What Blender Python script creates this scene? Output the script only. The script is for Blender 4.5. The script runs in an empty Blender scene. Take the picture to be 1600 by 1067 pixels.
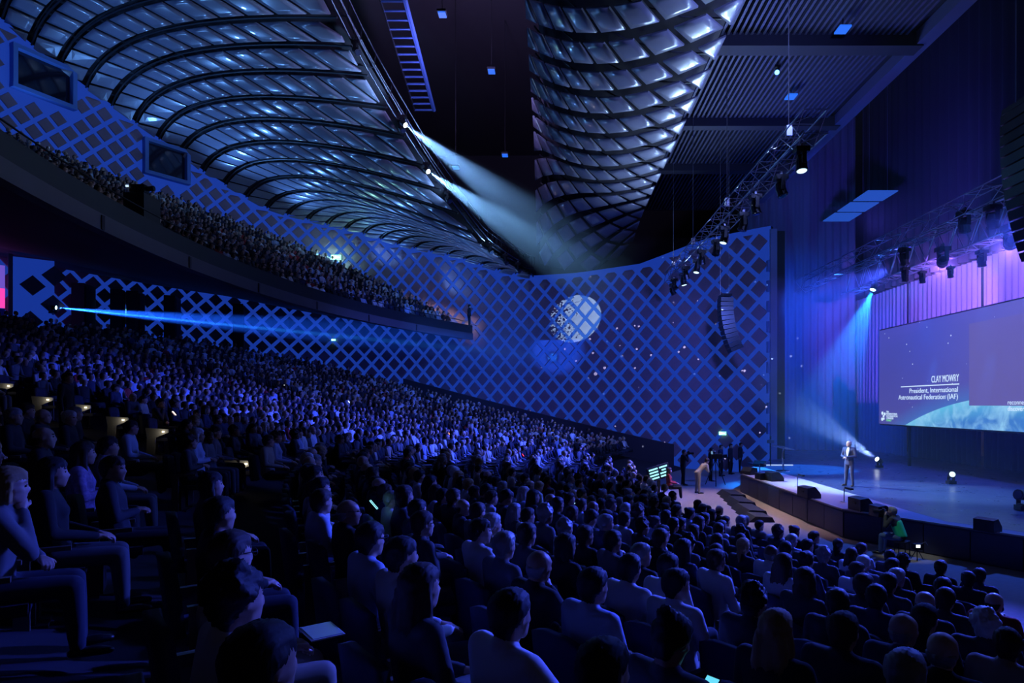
import bpy, bmesh, math, random
import numpy as np
from mathutils import Vector, Matrix

random.seed(7)
RNG = np.random.default_rng(7)
SC = bpy.context.scene
COL = SC.collection
PI = math.pi
ZC = 3.95                      # camera height above the front floor
F = 1000.0                     # focal length in pixels of the 1600 x 1067 frame

# ------------------------------------------------------------------ camera
cam = bpy.data.cameras.new('camera')
cam.lens = 22.5; cam.sensor_width = 36.0
cam.shift_x = -62.0 / 1600; cam.shift_y = 98.5 / 1600
cam.clip_start = 0.05; cam.clip_end = 300
camo = bpy.data.objects.new('camera', cam)
camo.location = (0, 0, ZC); camo.rotation_euler = (PI / 2, 0, 0)
COL.objects.link(camo); SC.camera = camo

# ------------------------------------------------------------------ world, exposure
w = bpy.data.worlds.new('world'); SC.world = w; w.use_nodes = True
w.node_tree.nodes['Background'].inputs[0].default_value = (0.50, 0.45, 0.72, 1)
w.node_tree.nodes['Background'].inputs[1].default_value = 0.018
SC.view_settings.view_transform = 'Standard'; SC.view_settings.look = 'None'
SC.view_settings.exposure = 0.0; SC.view_settings.gamma = 1.0
SC.view_settings.use_curve_mapping = False
SC.cycles.use_denoising = True
SC.cycles.volume_max_steps = 32; SC.cycles.volume_step_rate = 2.0
SC.cycles.use_adaptive_sampling = True; SC.cycles.adaptive_threshold = 0.02
SC.cycles.max_bounces = 5; SC.cycles.diffuse_bounces = 2; SC.cycles.glossy_bounces = 2
SC.cycles.volume_bounces = 0; SC.cycles.transparent_max_bounces = 12
SC.cycles.sample_clamp_indirect = 3.0

# ------------------------------------------------------------------ lights of the hall
def unpix(px, py, Y):
    """a point of the place at depth Y seen at a pixel"""
    return Vector(((px - 862) / F * Y, Y, ZC + (632 - py) / F * Y))

def spot(name, loc, target, power, color, angle, blend=0.25, radius=0.05):
    l = bpy.data.lights.new(name, 'SPOT'); l.energy = power; l.color = color
    l.spot_size = math.radians(angle); l.spot_blend = blend; l.shadow_soft_size = radius
    o = bpy.data.objects.new(name, l); COL.objects.link(o); o.location = loc
    o.rotation_euler = (Vector(target) - Vector(loc)).to_track_quat('-Z', 'Y').to_euler()
    return o

BLUE = (0.05, 0.11, 1.0); CYAN = (0.05, 0.34, 1.0); WHITE = (0.62, 0.82, 1.0); PURPLE = (0.30, 0.13, 1.0)
SPEAKER = Vector((11.3, 24.3, 0.85))
SPK = SPEAKER + Vector((0, 0, 1.2))
FOH = [unpix(630, 193, 35.3), unpix(666, 266, 38.1)]           # the two beams from the slot in the ceiling
LAMPS = []
# front-of-house key beams on the speaker
FD = [(SPK - q).normalized() for q in FOH]
spot('key_beam', FOH[0] + FD[0] * .3, SPK, 120000, (0.20, 0.47, 1.0), 13, 0.7)
spot('key_beam', FOH[1] + FD[1] * .3, SPK, 120000, (0.20, 0.50, 1.0), 13, 0.7)
# added warm light for the speaker's face, without a fixture; holds the speaker only
spot('speaker_fill', (-12.6, 22.0, ZC + 4.6), SPEAKER + Vector((0, 0, 1.0)), 26000, (1.0, 0.80, 0.62), 4.6, 0.5)
# blue washes from the rig over the stalls
spot('audience_wash', (7.5, 18, 9.7), (1, 11, 1.8), 3600, BLUE, 66, 0.7, 0.3)
spot('audience_wash', (7.5, 27, 9.7), (-2.5, 24.5, 2.6), 4800, BLUE, 68, 0.7, 0.3)
spot('audience_wash', (7.5, 34, 9.7), (-6, 40, 3.6), 7000, BLUE, 70, 0.7, 0.3)
spot('audience_wash', (14.5, 14, 9.5), (5, 6.5, 1.2), 2600, BLUE, 44, 0.7, 0.3)
spot('rim_light', (15.6, 20.5, 10.2), (4.0, 9.0, 1.2), 40000, (0.05, 0.085, 1.0), 36, 0.7, 0.12)
spot('rim_light', (15.6, 29.5, 10.2), (-1, 28, 2.2), 46000, (0.05, 0.085, 1.0), 46, 0.7, 0.12)
# cove lights behind the last balcony row, washing the wall and the swept ceiling
for cx, cy, pw in ((-32.2, 32, 700), (-30.3, 38.6, 900), (-27.6, 43.2, 800), (-24.6, 46.8, 600), (-20.6, 49.8, 500), (-15, 50.9, 500), (-9, 48.9, 260)):
    zz = ZC + (15.4 if cx < -24 else 14.0 if cx < -18 else 11.2 if cx < -12 else 8.6)
    spot('cove_light', (cx, cy, zz), (cx + 5.5, cy - 4.5, zz + 6.5), pw, (0.12, 0.36, 1.0), 150, 0.6, 0.25)
# lights added along the bridge to put glints in the glossy panels
for bx, by, bz, pw in ((-9.5, 27, 18.0, 900), (-8.6, 33.5, 15.4, 900), (-6.4, 39.5, 12.3, 600), (-3.2, 43.6, 9.6, 300)):
    spot('glint_light', (bx, by, ZC + bz), (bx - 10, by + 3, ZC + bz + 7), pw, (.28, .55, 1.0), 100, .4, .15)
# lamps on top of the front truss, mirrored in the hanging shell
for k, y in enumerate((18.3, 20.3, 22.2, 24.1, 26.0, 27.9, 29.7, 31.4, 33.0, 34.6, 36.0)):
    spot('truss_lamp', (6.85 + (.3 if k % 2 else -.3), y, ZC + 7.85), (5.0, y - 3, ZC + 12), 150 + 36 * k, (.42, .64, 1.0), 140, .4, .11)
spot('ceiling_uplight', (7.6, 14, 13.9), (3, 30, 16.4), 2600, (0.22, 0.30, 1.0), 95, 0.8, 0.35)
spot('slot_fill', (-4.5, 30, ZC + 15), (-4, 36, ZC + 24), 4200, (0.50, 0.40, 1.0), 150, 0.8, 0.2)  # added fill that lifts the black inside the slot
# wall washes
spot('wall_wash', (7.6, 24, 9.1), (5.0, 42.5, 5.0), 5200, (0.10, 0.17, 1.0), 62, 0.9, 0.3)
spot('wall_wash', (-4, 34, 12.0), (-7, 48.5, 9.0), 2600, (0.04, 0.22, 1.0), 60, 0.9, 0.3)
# stage washes
spot('stage_wash', (15.8, 31, 11.2), (14, 29, 0.85), 7000, (0.03, 0.10, 1.0), 95, 0.8, 0.3)
spot('stage_wash', (15.8, 21, 11.2), (14, 21, 0.85), 7000, (0.03, 0.12, 1.0), 95, 0.8, 0.3)
spot('stage_wash', (14.5, 35, 10.6), (17.0, 43.4, 6.5), 9000, (0.01, 0.085, 1.0), 110, 0.9, 0.3)
spot('apron_wash', (7.3, 26.0, 9.7), (6.6, 25.0, 0.0), 2600, (1.0, 0.76, 0.66), 66, 0.7, 0.1)
spot('apron_wash', (7.3, 22.2, 9.7), (9.2, 21.8, 0.85), 800, (0.9, 0.55, 0.85), 44, 0.7, 0.1)
spot('vest_fill', (5.9, 15.5, 10.6), (9.1, 16.6, 0.6), 900, (0.75, 0.9, 0.85), 9, 0.6, 0.1)  # added white light so the crouching photographer's vest shows bright
# added blue fill that brightens the masking curtain and slatted ceiling
spot('rig_fill', (15.4, 31, 12.6), (20.9, 36, 17.0), 4200, (0.09, 0.075, 1.0), 120, 0.9, 0.3)
spot('rig_fill', (9.5, 30, 12.5), (10.5, 27, 18), 800, (0.04, 0.05, 1.0), 140, 0.9, 0.3)
for uy in (24.5, 30.5, 36.0): spot('truss_fill', (17.0, uy, ZC + 5.0), (17.6, uy + 1.5, ZC + 7.2), 700, (0.03, 0.25, 1.0), 130, 0.7, 0.1)  # blue lights added below the second truss to brighten its mesh
# low beam under the balcony
spot('low_beam', unpix(92, 481, 36.2), (-.3, 45.0, ZC + 3.85), 230000, (0.01, 0.11, 1.0), 7.4, 0.7, 0.03)
spot('low_beam', unpix(92, 481, 36.2), unpix(850, 557, 45.2), 1000000, (0.02, 0.26, 1.0), 1.3, 0.8, 0.02)
# gobo spots on the lattice wall: a round patch broken up on one side, and scattered stars
def gobo(o, build):
    l = o.data; l.use_nodes = True; nt = l.node_tree; em = next(n for n in nt.nodes if n.type == 'EMISSION')
    tc = nt.nodes.new('ShaderNodeTexCoord'); sp = nt.nodes.new('ShaderNodeSeparateXYZ'); nt.links.new(tc.outputs['Normal'], sp.inputs[0])
    def m_(op, a, b=None):
        n = nt.nodes.new('ShaderNodeMath'); n.operation = op
        for i, v in enumerate((a, b)):
            if v is None: continue
            if isinstance(v, (int, float)): n.inputs[i].default_value = v
            else: nt.links.new(v, n.inputs[i])
        return n.outputs[0]
    u, v = m_('DIVIDE', sp.outputs[0], sp.outputs[2]), m_('DIVIDE', sp.outputs[1], sp.outputs[2])
    cb = nt.nodes.new('ShaderNodeCombineXYZ'); nt.links.new(u, cb.inputs[0]); nt.links.new(v, cb.inputs[1])
    nt.links.new(build(nt, m_, u, v, cb.outputs[0]), em.inputs['Strength'])
def patch(nt, m_, u, v, vec):
    n = nt.nodes.new('ShaderNodeTexNoise'); n.inputs['Scale'].default_value = 190; n.inputs['Detail'].default_value = 2; nt.links.new(vec, n.inputs['Vector'])
    r = nt.nodes.new('ShaderNodeMapRange'); r.inputs[1].default_value = -.06; r.inputs[2].default_value = .06; r.inputs[3].default_value = GS[0]; r.inputs[4].default_value = GS[1]; nt.links.new(u, r.inputs[0])
    return m_('GREATER_THAN', m_('ADD', n.outputs[0], r.outputs[0]), .5)
def stars(nt, m_, u, v, vec):
    n = nt.nodes.new('ShaderNodeTexVoronoi'); n.inputs['Scale'].default_value = 42; nt.links.new(vec, n.inputs['Vector'])
    w_ = nt.nodes.new('ShaderNodeTexNoise'); w_.inputs['Scale'].default_value = 9; nt.links.new(vec, w_.inputs['Vector'])
    return m_('LESS_THAN', n.outputs['Distance'], m_('SUBTRACT', m_('MULTIPLY', w_.outputs[0], .30), .06))
GS = (.30, -.09)
gobo(spot('gobo_spot', (5.0, 15.5, 12.4), unpix(900, 497, 44.2), 110000, (0.36, 0.78, 0.95), 6.4, 0.06, 0.005), patch)
gobo(spot('star_spot', (4.6, 11.0, 9.0), unpix(1050, 590, 41), 120000, (0.62, 0.78, 1.0), 34, 0.3, 0.004), stars)

# ------------------------------------------------------------------ materials
MATS = {}
def mat(name, col, rough=0.6, metal=0.0, emit=None, estr=0.0, spec=0.5, noise=0.0, nscale=6.0, coat=0.0, alpha=1.0):
    if name in MATS: return MATS[name]
    m = bpy.data.materials.new(name); m.use_nodes = True
    nt = m.node_tree; b = nt.nodes['Principled BSDF']
    b.inputs['Base Color'].default_value = (*col, 1); b.inputs['Roughness'].default_value = rough
    b.inputs['Metallic'].default_value = metal; b.inputs['Specular IOR Level'].default_value = spec
    b.inputs['Coat Weight'].default_value = coat
    if emit is not None:
        b.inputs['Emission Color'].default_value = (*emit, 1); b.inputs['Emission Strength'].default_value = estr
    if noise > 0:
        tc = nt.nodes.new('ShaderNodeTexCoord'); n = nt.nodes.new('ShaderNodeTexNoise'); n.inputs['Scale'].default_value = nscale
        n.inputs['Detail'].default_value = 4
        r = nt.nodes.new('ShaderNodeMapRange'); r.inputs[3].default_value = 1 - noise; r.inputs[4].default_value = 1 + noise
        mx = nt.nodes.new('ShaderNodeMix'); mx.data_type = 'RGBA'; mx.blend_type = 'MULTIPLY'; mx.inputs[0].default_value = 1
        mx.inputs[6].default_value = (*col, 1)
        nt.links.new(tc.outputs['Object'], n.inputs['Vector']); nt.links.new(n.outputs[0], r.inputs[0])
        nt.links.new(r.outputs[0], mx.inputs[7]); nt.links.new(mx.outputs[2], b.inputs['Base Color'])
    MATS[name] = m
    return m

def emis(name, col, strength):
    return mat(name, (0.01, 0.01, 0.01), 0.5, emit=col, estr=strength)

def haze_mat(name, density, aniso=0.35, color=(1, 1, 1)):
    m = bpy.data.materials.new(name); m.use_nodes = True; nt = m.node_tree
    nt.nodes.remove(nt.nodes['Principled BSDF'])
    v = nt.nodes.new('ShaderNodeVolumeScatter'); v.inputs['Color'].default_value = (*color, 1)
    v.inputs['Density'].default_value = density; v.inputs['Anisotropy'].default_value = aniso
    nt.links.new(v.outputs[0], nt.nodes['Material Output'].inputs['Volume'])
    return m

# ------------------------------------------------------------------ mesh helpers
class MB:
    def __init__(s): s.v = []; s.f = []; s.m = []
    def add(s, vs, fs, mi=0):
        o = len(s.v); s.v += [tuple(x) for x in vs]; s.f += [tuple(i + o for i in f) for f in fs]; s.m += [mi] * len(fs); return s
    def box(s, c, d, mi=0, M=None):
        x, y, z = d[0] / 2, d[1] / 2, d[2] / 2
        vs = [Vector((sx * x, sy * y, sz * z)) for sz in (-1, 1) for sy in (-1, 1) for sx in (-1, 1)]
        if M is not None: vs = [M @ q for q in vs]
        vs = [q + Vector(c) for q in vs]
        return s.add(vs, [(0, 2, 3, 1), (4, 5, 7, 6), (0, 1, 5, 4), (2, 6, 7, 3), (0, 4, 6, 2), (1, 3, 7, 5)], mi)
    def tube(s, a, b, r0, r1=None, n=8, mi=0, caps=True):
        r1 = r0 if r1 is None else r1; a = Vector(a); b = Vector(b); d = (b - a)
        if d.length < 1e-6: return s
        d.normalize(); u = d.orthogonal().normalized(); w_ = d.cross(u)
        vs = [a + (u * math.cos(2 * PI * k / n) + w_ * math.sin(2 * PI * k / n)) * r0 for k in range(n)] + \
             [b + (u * math.cos(2 * PI * k / n) + w_ * math.sin(2 * PI * k / n)) * r1 for k in range(n)]
        fs = [(k, (k + 1) % n, n + (k + 1) % n, n + k) for k in range(n)]
        if caps: fs += [tuple(range(n - 1, -1, -1)), tuple(range(n, 2 * n))]
        return s.add(vs, fs, mi)
    def path(s, pts, r, n=6, mi=0):
        for a, b in zip(pts[:-1], pts[1:]): s.tube(a, b, r, r, n, mi)
        return s
    def prism(s, poly, a, b, mi=0):
        """poly: points; a, b: offset vectors of the two end faces"""
        n = len(poly); a = Vector(a); b = Vector(b)
        vs = [Vector(p) + a for p in poly] + [Vector(p) + b for p in poly]
        fs = [tuple(range(n - 1, -1, -1)), tuple(range(n, 2 * n))] + [(k, (k + 1) % n, n + (k + 1) % n, n + k) for k in range(n)]
        return s.add(vs, fs, mi)
    def mesh(s, name, mats, smooth=False):
        me = bpy.data.meshes.new(name); me.from_pydata([tuple(x) for x in s.v], [], s.f)
        for m in (mats if isinstance(mats, (list, tuple)) else [mats]): me.materials.append(m)
        if len(set(s.m)) > 1: me.polygons.foreach_set('material_index', s.m)
        me.validate(); me.update()
        if smooth: me.polygons.foreach_set('use_smooth', [True] * len(me.polygons))
        return me
    def obj(s, name, mats, parent=None, smooth=False, recalc=True):
        me = s.mesh(name, mats, smooth)
        if recalc:
            bm = bmesh.new(); bm.from_mesh(me); bmesh.ops.recalc_face_normals(bm, faces=bm.faces); bm.to_mesh(me); bm.free()
        return link(name, me, parent)

def link(name, data, parent=None, M=None):
    o = bpy.data.objects.new(name, data); COL.objects.link(o)
    if M is not None: o.matrix_local = M
    if parent is not None: o.parent = parent
    return o

def tag(o, label=None, cat=None, group=None, kind=None):
    if label: o['label'] = label
    if cat: o['category'] = cat
    if group: o['group'] = group
    if kind: o['kind'] = kind
    return o

def empty(name, loc=(0, 0, 0), rz=0.0):
    o = bpy.data.objects.new(name, None); COL.objects.link(o); o.location = loc; o.rotation_euler = (0, 0, rz)
    o.empty_display_size = 0.1
    return o

def copy_tree(o, parent=None):
    c = o.copy(); COL.objects.link(c); c.parent = parent
    for ch in o.children:
        copy_tree(ch, c)
    return c

def spline(pts, n):
    """dense Catmull-Rom samples"""
    P = [Vector(p) for p in pts]; P = [P[0] * 2 - P[1]] + P + [P[-1] * 2 - P[-2]]
    out = []
    for i in range(1, len(P) - 2):
        for k in range(n):
            t = k / n; a, b, c, d = P[i - 1], P[i], P[i + 1], P[i + 2]
            out.append(0.5 * ((2 * b) + (c - a) * t + (2 * a - 5 * b + 4 * c - d) * t * t + (3 * b - a - 3 * c + d) * t ** 3))
    out.append(P[-2]); return out

class Curve:
    def __init__(s, pts, n=12):
        s.p = spline(pts, n); s.l = [0.0]
        for a, b in zip(s.p[:-1], s.p[1:]): s.l.append(s.l[-1] + (b - a).length)
        s.len = s.l[-1]
    def at(s, d):
        d = max(0.0, min(s.len, d)); i = int(np.searchsorted(s.l, d)); i = max(1, min(i, len(s.l) - 1))
        t = (d - s.l[i - 1]) / max(1e-9, s.l[i] - s.l[i - 1]); return s.p[i - 1].lerp(s.p[i], t)
    def tan(s, d):
        return (s.at(d + .05) - s.at(d - .05)).normalized()

# rows of the stalls lie on circles about this point
CX, CY = 32.0, 23.9
def rake(r):
    d = r - 28.3
    return 0.0 if d <= 0 else 0.155 * d + 0.0021 * d * d
def polar(r, deg):
    """deg: 0 faces the middle of the stage, positive is the camera's side"""
    t = math.radians(deg); return CX - r * math.cos(t), CY - r * math.sin(t)
def to_polar(x, y):
    return math.hypot(x - CX, y - CY), math.degrees(math.atan2(CY - y, CX - x))

# ================================================================== STRUCTURE
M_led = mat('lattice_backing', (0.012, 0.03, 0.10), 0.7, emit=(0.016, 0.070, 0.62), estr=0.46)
M_felt = mat('felt_panel', (0.24, 0.16, 0.23), 0.55, noise=0.12, nscale=3)
M_void = mat('ceiling_void', (0.03, 0.026, 0.036), 0.9)
M_rib = mat('ceiling_rib', (0.03, 0.03, 0.04), 0.45, metal=0.3)
M_gloss = mat('glossy_ceiling_panel', (0.19, 0.19, 0.26), 0.30, spec=0.8, coat=0.35, noise=0.08, nscale=2)
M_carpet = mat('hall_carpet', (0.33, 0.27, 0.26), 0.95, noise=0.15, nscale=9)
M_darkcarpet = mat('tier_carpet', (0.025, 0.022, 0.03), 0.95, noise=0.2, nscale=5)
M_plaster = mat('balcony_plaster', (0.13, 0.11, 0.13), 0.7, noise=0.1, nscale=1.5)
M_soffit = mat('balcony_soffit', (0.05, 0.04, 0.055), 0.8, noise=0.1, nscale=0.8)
M_black = mat('black_paint', (0.012, 0.012, 0.015), 0.6)
M_blackmetal = mat('black_metal', (0.015, 0.015, 0.02), 0.35, metal=0.4)
M_alu = mat('truss_aluminium', (0.32, 0.32, 0.38), 0.3, metal=0.9)
M_chrome = mat('chrome', (0.8, 0.8, 0.85), 0.15, metal=1.0)

# ---- far side wall: plan curve from the proscenium round to the back of the balcony
WP = [(12.4, 36.2), (6, 41.3), (0, 45.5), (-6, 48.7), (-12, 51.2), (-17.5, 52.3), (-22, 51.3), (-26, 48.2), (-29, 44), (-31.5, 39.4), (-33.3, 34), (-34.5, 24), (-34.6, 16)]
WC = Curve([(x, y, 0) for x, y in WP], 14)
def wall_where(px):
    """distance along the wall at which a view column px meets it"""
    k = (px - 862) / F; lo, hi = 0.0, WC.len
    for _ in range(40):
        m_ = (lo + hi) / 2; p = WC.at(m_)
        if p.x / p.y > k: lo = m_
        else: hi = m_
    return lo
TOPS = [(1190, 362), (1100, 380), (1000, 418), (900, 432), (830, 436), (780, 426), (712, 404), (625, 386), (550, 363), (480, 346), (430, 334), (403, 322), (350, 291), (315, 270), (280, 242), (228, 207), (193, 182), (119, 130), (70, 92), (35, 63), (0, 31), (-575, -305)]
TS, TZ = [], []
for px, py in TOPS:
    s_ = wall_where(px); TS.append(s_); TZ.append(ZC + (632 - py) / F * WC.at(s_).y)
TS.append(WC.len + .1); TZ.append(TZ[-1] + .4)
def wall_top(s): return float(np.interp(s, TS, TZ))

mb = MB(); N = 110
for i in range(N + 1):
    s = WC.len * i / N; p = WC.at(s); t = WC.tan(s); n = Vector((-t.y, t.x, 0))
    if n.dot(Vector((-5, 20, 0)) - p) < 0: n = -n
    o = p - n * 0.35; zt = wall_top(s) + 0.25
    mb.v += [(p.x, p.y, -0.2), (p.x, p.y, zt), (o.x, o.y, zt), (o.x, o.y, -0.2)]
    if i:
        a = 4 * (i - 1); b = 4 * i
        for k in range(4): mb.f.append((a + k, a + (k + 1) % 4, b + (k + 1) % 4, b + k)); mb.m.append(0 if k == 0 else 1)
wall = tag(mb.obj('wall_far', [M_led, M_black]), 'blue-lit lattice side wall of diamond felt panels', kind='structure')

# ---- generic raised panel from a polygon in parameter space
def poly_panel(mb_, poly, S, inner, bulge=0.07, th=0.06, clip=None):
    n = len(poly); cu = sum(p[0] for p in poly) / n; cv = sum(p[1] for p in poly) / n
    outer = [S(*p) for p in poly]; midr = [S(cu + (p[0] - cu) * .55, cv + (p[1] - cv) * .55) for p in poly]; c = S(cu, cv)
    nn = Vector((0, 0, 0))
    for k in range(n): nn += (outer[k] - c).cross(outer[(k + 1) % n] - c)
    if nn.length < 1e-6: return False
    nn.normalize()
    if nn.dot(inner - c) < 0: nn = -nn
    vs = [c + nn * bulge] + [m_ + nn * bulge * .72 for m_ in midr] + outer + [o_ - nn * th for o_ in outer]
    fs = [(0, 1 + k, 1 + (k + 1) % n) for k in range(n)] + [(1 + k, 1 + n + k, 1 + n + (k + 1) % n, 1 + (k + 1) % n) for k in range(n)]
    fs += [(1 + n + k, 1 + 2 * n + k, 1 + 2 * n + (k + 1) % n, 1 + n + (k + 1) % n) for k in range(n)] + [tuple(1 + 2 * n + k for k in range(n))]
    mb_.add(vs, fs); return True

def clip_poly(poly, ax, lim, keep_above):
    out = []
    for k in range(len(poly)):
        a, b = poly[k], poly[(k + 1) % len(poly)]
        ia = (a[ax] >= lim) == keep_above; ib = (b[ax] >= lim) == keep_above
        if ia: out.append(a)
        if ia != ib:
            t = (lim - a[ax]) / (b[ax] - a[ax]); out.append((a[0] + (b[0] - a[0]) * t, a[1] + (b[1] - a[1]) * t))
    return out

def diamond_mesh(d, th=0.07):
    m = MB(); h = d / 2; q = h * 0.90
    o_ = [(h, 0), (0, h), (-h, 0), (0, -h)]
    vs = [(x, 0, z) for x, z in o_] + [(x, th * .6, z) for x, z in o_] + [(x * .92, th, z * .92) for x, z in o_]
    fs = []
    for r in (0, 4):
        fs += [(r + k, r + (k + 1) % 4, r + 4 + (k + 1) % 4, r + 4 + k) for k in range(4)]
    fs += [(8, 9, 10, 11), (3, 2, 1, 0)]
    m.add(vs, fs); me = m.mesh('felt_diamond', M_felt)
    bm = bmesh.new(); bm.from_mesh(me); bmesh.ops.recalc_face_normals(bm, faces=bm.faces); bm.to_mesh(me); bm.free()
    return me
PITCH = 1.34
dm = diamond_mesh(PITCH * 0.73)
OPEN = []          # openings in the wall: (s0, s1, z0, z1)
for (x0, x1, y0, y1) in ((22, 108, 96, 150), (228, 288, 232, 276)):
    sa, sb = wall_where(x1), wall_where(x0); Y_ = WC.at((sa + sb) / 2).y
    OPEN.append((sa, sb, ZC + (632 - y1) / F * Y_, ZC + (632 - y0) / F * Y_))
cand = []
nu = int(WC.len / (PITCH / 2))
for i in range(1, nu):
    s = i * PITCH / 2
    p = WC.at(s); t = WC.tan(s); n = Vector((-t.y, t.x, 0))
    if n.dot(Vector((-5, 20, 0)) - p) < 0: n = -n
    zt = wall_top(s)
    r, dg = to_polar(p.x, p.y)
    for j in range(0, 40):
        z = 0.5 + j * PITCH + (PITCH / 2 if i % 2 else 0)
        if z - PITCH * .22 > zt or z < rake(r) - 1.0: continue
        cut = z + PITCH * .37 > min(zt, wall_top(s - .4), wall_top(s + .4)) - .05
        if any(a - .5 < s < b + .5 and c - .5 < z < d + .5 for a, b, c, d in OPEN): continue
        x_, y_ = 862 + F * p.x / p.y, 632 - F * (z - ZC) / p.y
        inside = -30 < x_ < 1210 and -30 < y_ < 760
        # hidden behind the balcony
        zb = 5.0 + ZC + (r - 45) * .17; ztp = 6.2 + ZC + (r - 45) * .5
        if r > 46.5 and zb + .5 < z < ztp - 1.6 and p.x < -8.5: inside = False
        M_ = Matrix.Translation((p.x, p.y, z)) @ Matrix((( t.x, n.x, 0, 0), (t.y, n.y, 0, 0), (0, 0, 1, 0), (0, 0, 0, 1)))
        if M_.to_3x3().determinant() < 0:
            M_ = Matrix.Translation((p.x, p.y, z)) @ Matrix(((-t.x, n.x, 0, 0), (-t.y, n.y, 0, 0), (0, 0, 1, 0), (0, 0, 0, 1)))
        cand.append((0 if inside else 1, (p.x ** 2 + p.y ** 2), M_, inside, (s, z, cut)))
cand.sort(key=lambda q: q[:2])
rest = MB(); bv = [v.co.copy() for v in dm.vertices]; bf = [tuple(f.vertices) for f in dm.polygons]
def S_wall(s, z): q = WC.at(s); return Vector((q.x, q.y, z))
for k, (_, _, M_, inside, (s_, z_, cut)) in enumerate(cand):
    if cut:
        if not inside: continue
        h = PITCH * .365; zl = min(wall_top(s_), wall_top(s_ - .4), wall_top(s_ + .4)) - .06
        poly = clip_poly([(s_ + h, z_), (s_, z_ + h), (s_ - h, z_), (s_, z_ - h)], 1, zl, False)
        if len(poly) < 3 or zl < z_ - h + .25: continue
        m_ = MB()
        if poly_panel(m_, poly, S_wall, Vector((-5, 20, 6)), .07, .05):
            if k < 300: m_.obj('panel', M_felt, wall)
            else: rest.add(m_.v, m_.f)
        continue
    if k < 300 and inside: link('panel', dm, wall, M_)
    elif inside: rest.add([M_ @ v for v in bv], bf)
if rest.v: tag(rest.obj('far_panels', M_felt, wall), 'small far diamond panels', kind='stuff')

# framed openings (control windows) in the upper wall
M_frame = mat('opening_frame', (0.10, 0.22, 0.6), 0.6)
M_pane = mat('dark_glass', (0.01, 0.012, 0.03), 0.08, spec=0.8)
for k, (sa, sb, z0, z1) in enumerate(OPEN):
    a, b = WC.at(sa), WC.at(sb); mid = (a + b) / 2; t = (b - a).normalized(); n = Vector((-t.y, t.x, 0))
    if n.dot(Vector((-5, 20, 0)) - mid) < 0: n = -n
    L = (b - a).length; R = Matrix(((t.x, n.x, 0), (t.y, n.y, 0), (0, 0, 1)))
    root = tag(empty('window_%d' % (k + 1), (mid.x, mid.y, z0)), ['blue-framed control room window high on the wall above the rear balcony', 'blue-framed control room window in the wall halfway along the balcony'][k], kind='structure')
    for dx, dz, w_, h_ in ((0, -.12, L + .5, .24), (0, z1 - z0 + .12, L + .5, .24), (-L / 2 - .12, (z1 - z0) / 2, .24, z1 - z0), (L / 2 + .12, (z1 - z0) / 2, .24, z1 - z0)):
        MB().box(R @ Vector((dx, .22, dz)), (w_, .45, h_), 0, R).obj('frame', M_frame, root)
    MB().box(R @ Vector((0, .02, (z1 - z0) / 2)), (L, .06, z1 - z0), 0, R).obj('pane', M_pane, root)

def on_screen(p, m_=40):
    if p.y < 1: return False
    x, y = 862 + F * p.x / p.y, 632 - F * (p.z - ZC) / p.y
    return -m_ < x < 1600 + m_ and -m_ < y < 1067 + m_

def build_shell(root, polys, S, inner, bulge, mat_, what):
    items = []
    for poly in polys:
        c = S(sum(p[0] for p in poly) / len(poly), sum(p[1] for p in poly) / len(poly))
        if on_screen(c, 120): items.append((c.length, poly))
    items.sort(key=lambda q: q[0]); rest = MB(); k = 0
    for d, poly in items:
        if k < 300:
            m_ = MB()
            if poly_panel(m_, poly, S, inner, bulge):
                o = m_.obj('panel', mat_, root); k += 1
                me = o.data; fl = [f.index for f in me.polygons]
                nn_ = len(poly); sm = [i < 2 * nn_ for i in range(len(me.polygons))]; me.polygons.foreach_set('use_smooth', sm)
        else: poly_panel(rest, poly, S, inner, bulge)
    if rest.v: tag(rest.obj('far_panels', mat_, root), what, kind='stuff')

# ---- swept ceiling shell between the wall and the lighting slot
def from_pix(px, py, z): return unpix(px, py, z / ((632 - py) / F))
KN = []
for bx, e in ((832, from_pix(829, 431, 9.2)), (640, from_pix(800, 416, 9.9)), (520, from_pix(772, 397, 10.5)), (429, from_pix(745, 374, 11.2)), (330, from_pix(672, 278, 13.9)), (242, from_pix(600, 165, 16.5)), (172, from_pix(548, 75, 18.0)), (110, from_pix(510, 0, 19.0)),
              (0, Vector((-11.3, 25, ZC + 20.2))), (-200, Vector((-11.7, 19, ZC + 21))), (-575, Vector((-12, 12, ZC + 21.6)))):
    s = wall_where(bx); p = WC.at(s); KN.append((s, Vector((p.x, p.y, wall_top(s))), e))
E_C = spline([k[2] for k in KN], 10); ES = np.interp(np.arange(len(E_C)) / 10.0, range(len(KN)), [k[0] for k in KN])
EX = np.array([tuple(e) for e in E_C])
def e_at(s): return Vector((float(np.interp(s, ES, EX[:, 0])), float(np.interp(s, ES, EX[:, 1])), float(np.interp(s, ES, EX[:, 2]))))
S0, S1 = KN[0][0], KN[-1][0]
RIB = 1.52
def S_left(i, v):
    """i: rib number counted from the far end, v: 0 at the wall, 1 at the slot"""
    s = S0 + i * RIB; p = WC.at(s); b = Vector((p.x, p.y, wall_top(s))); e = e_at(s); L = (e - b).length
    c = b + (e - b) * 0.13 + Vector((0, 0, 0.19 * L)); v = max(0.0, min(1.0, v))
    v = 0.5 * v + 0.5 * (1.55 * v / (1 + 0.55 * v))     # evens the spacing of panels along the rib
    return b * (1 - v) ** 2 + c * 2 * v * (1 - v) + e * v * v
NR = int((S1 - S0) / RIB); NV = 13
INN = Vector((-6, 22, 8))
shell = tag(empty('ceiling_swept', (-12, 40, 20)), 'swept ceiling shell of glossy lattice panels between the side wall and the lighting slot', kind='structure')
shell.matrix_world = Matrix.Identity(4)
mb = MB(); nv = 20
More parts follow.
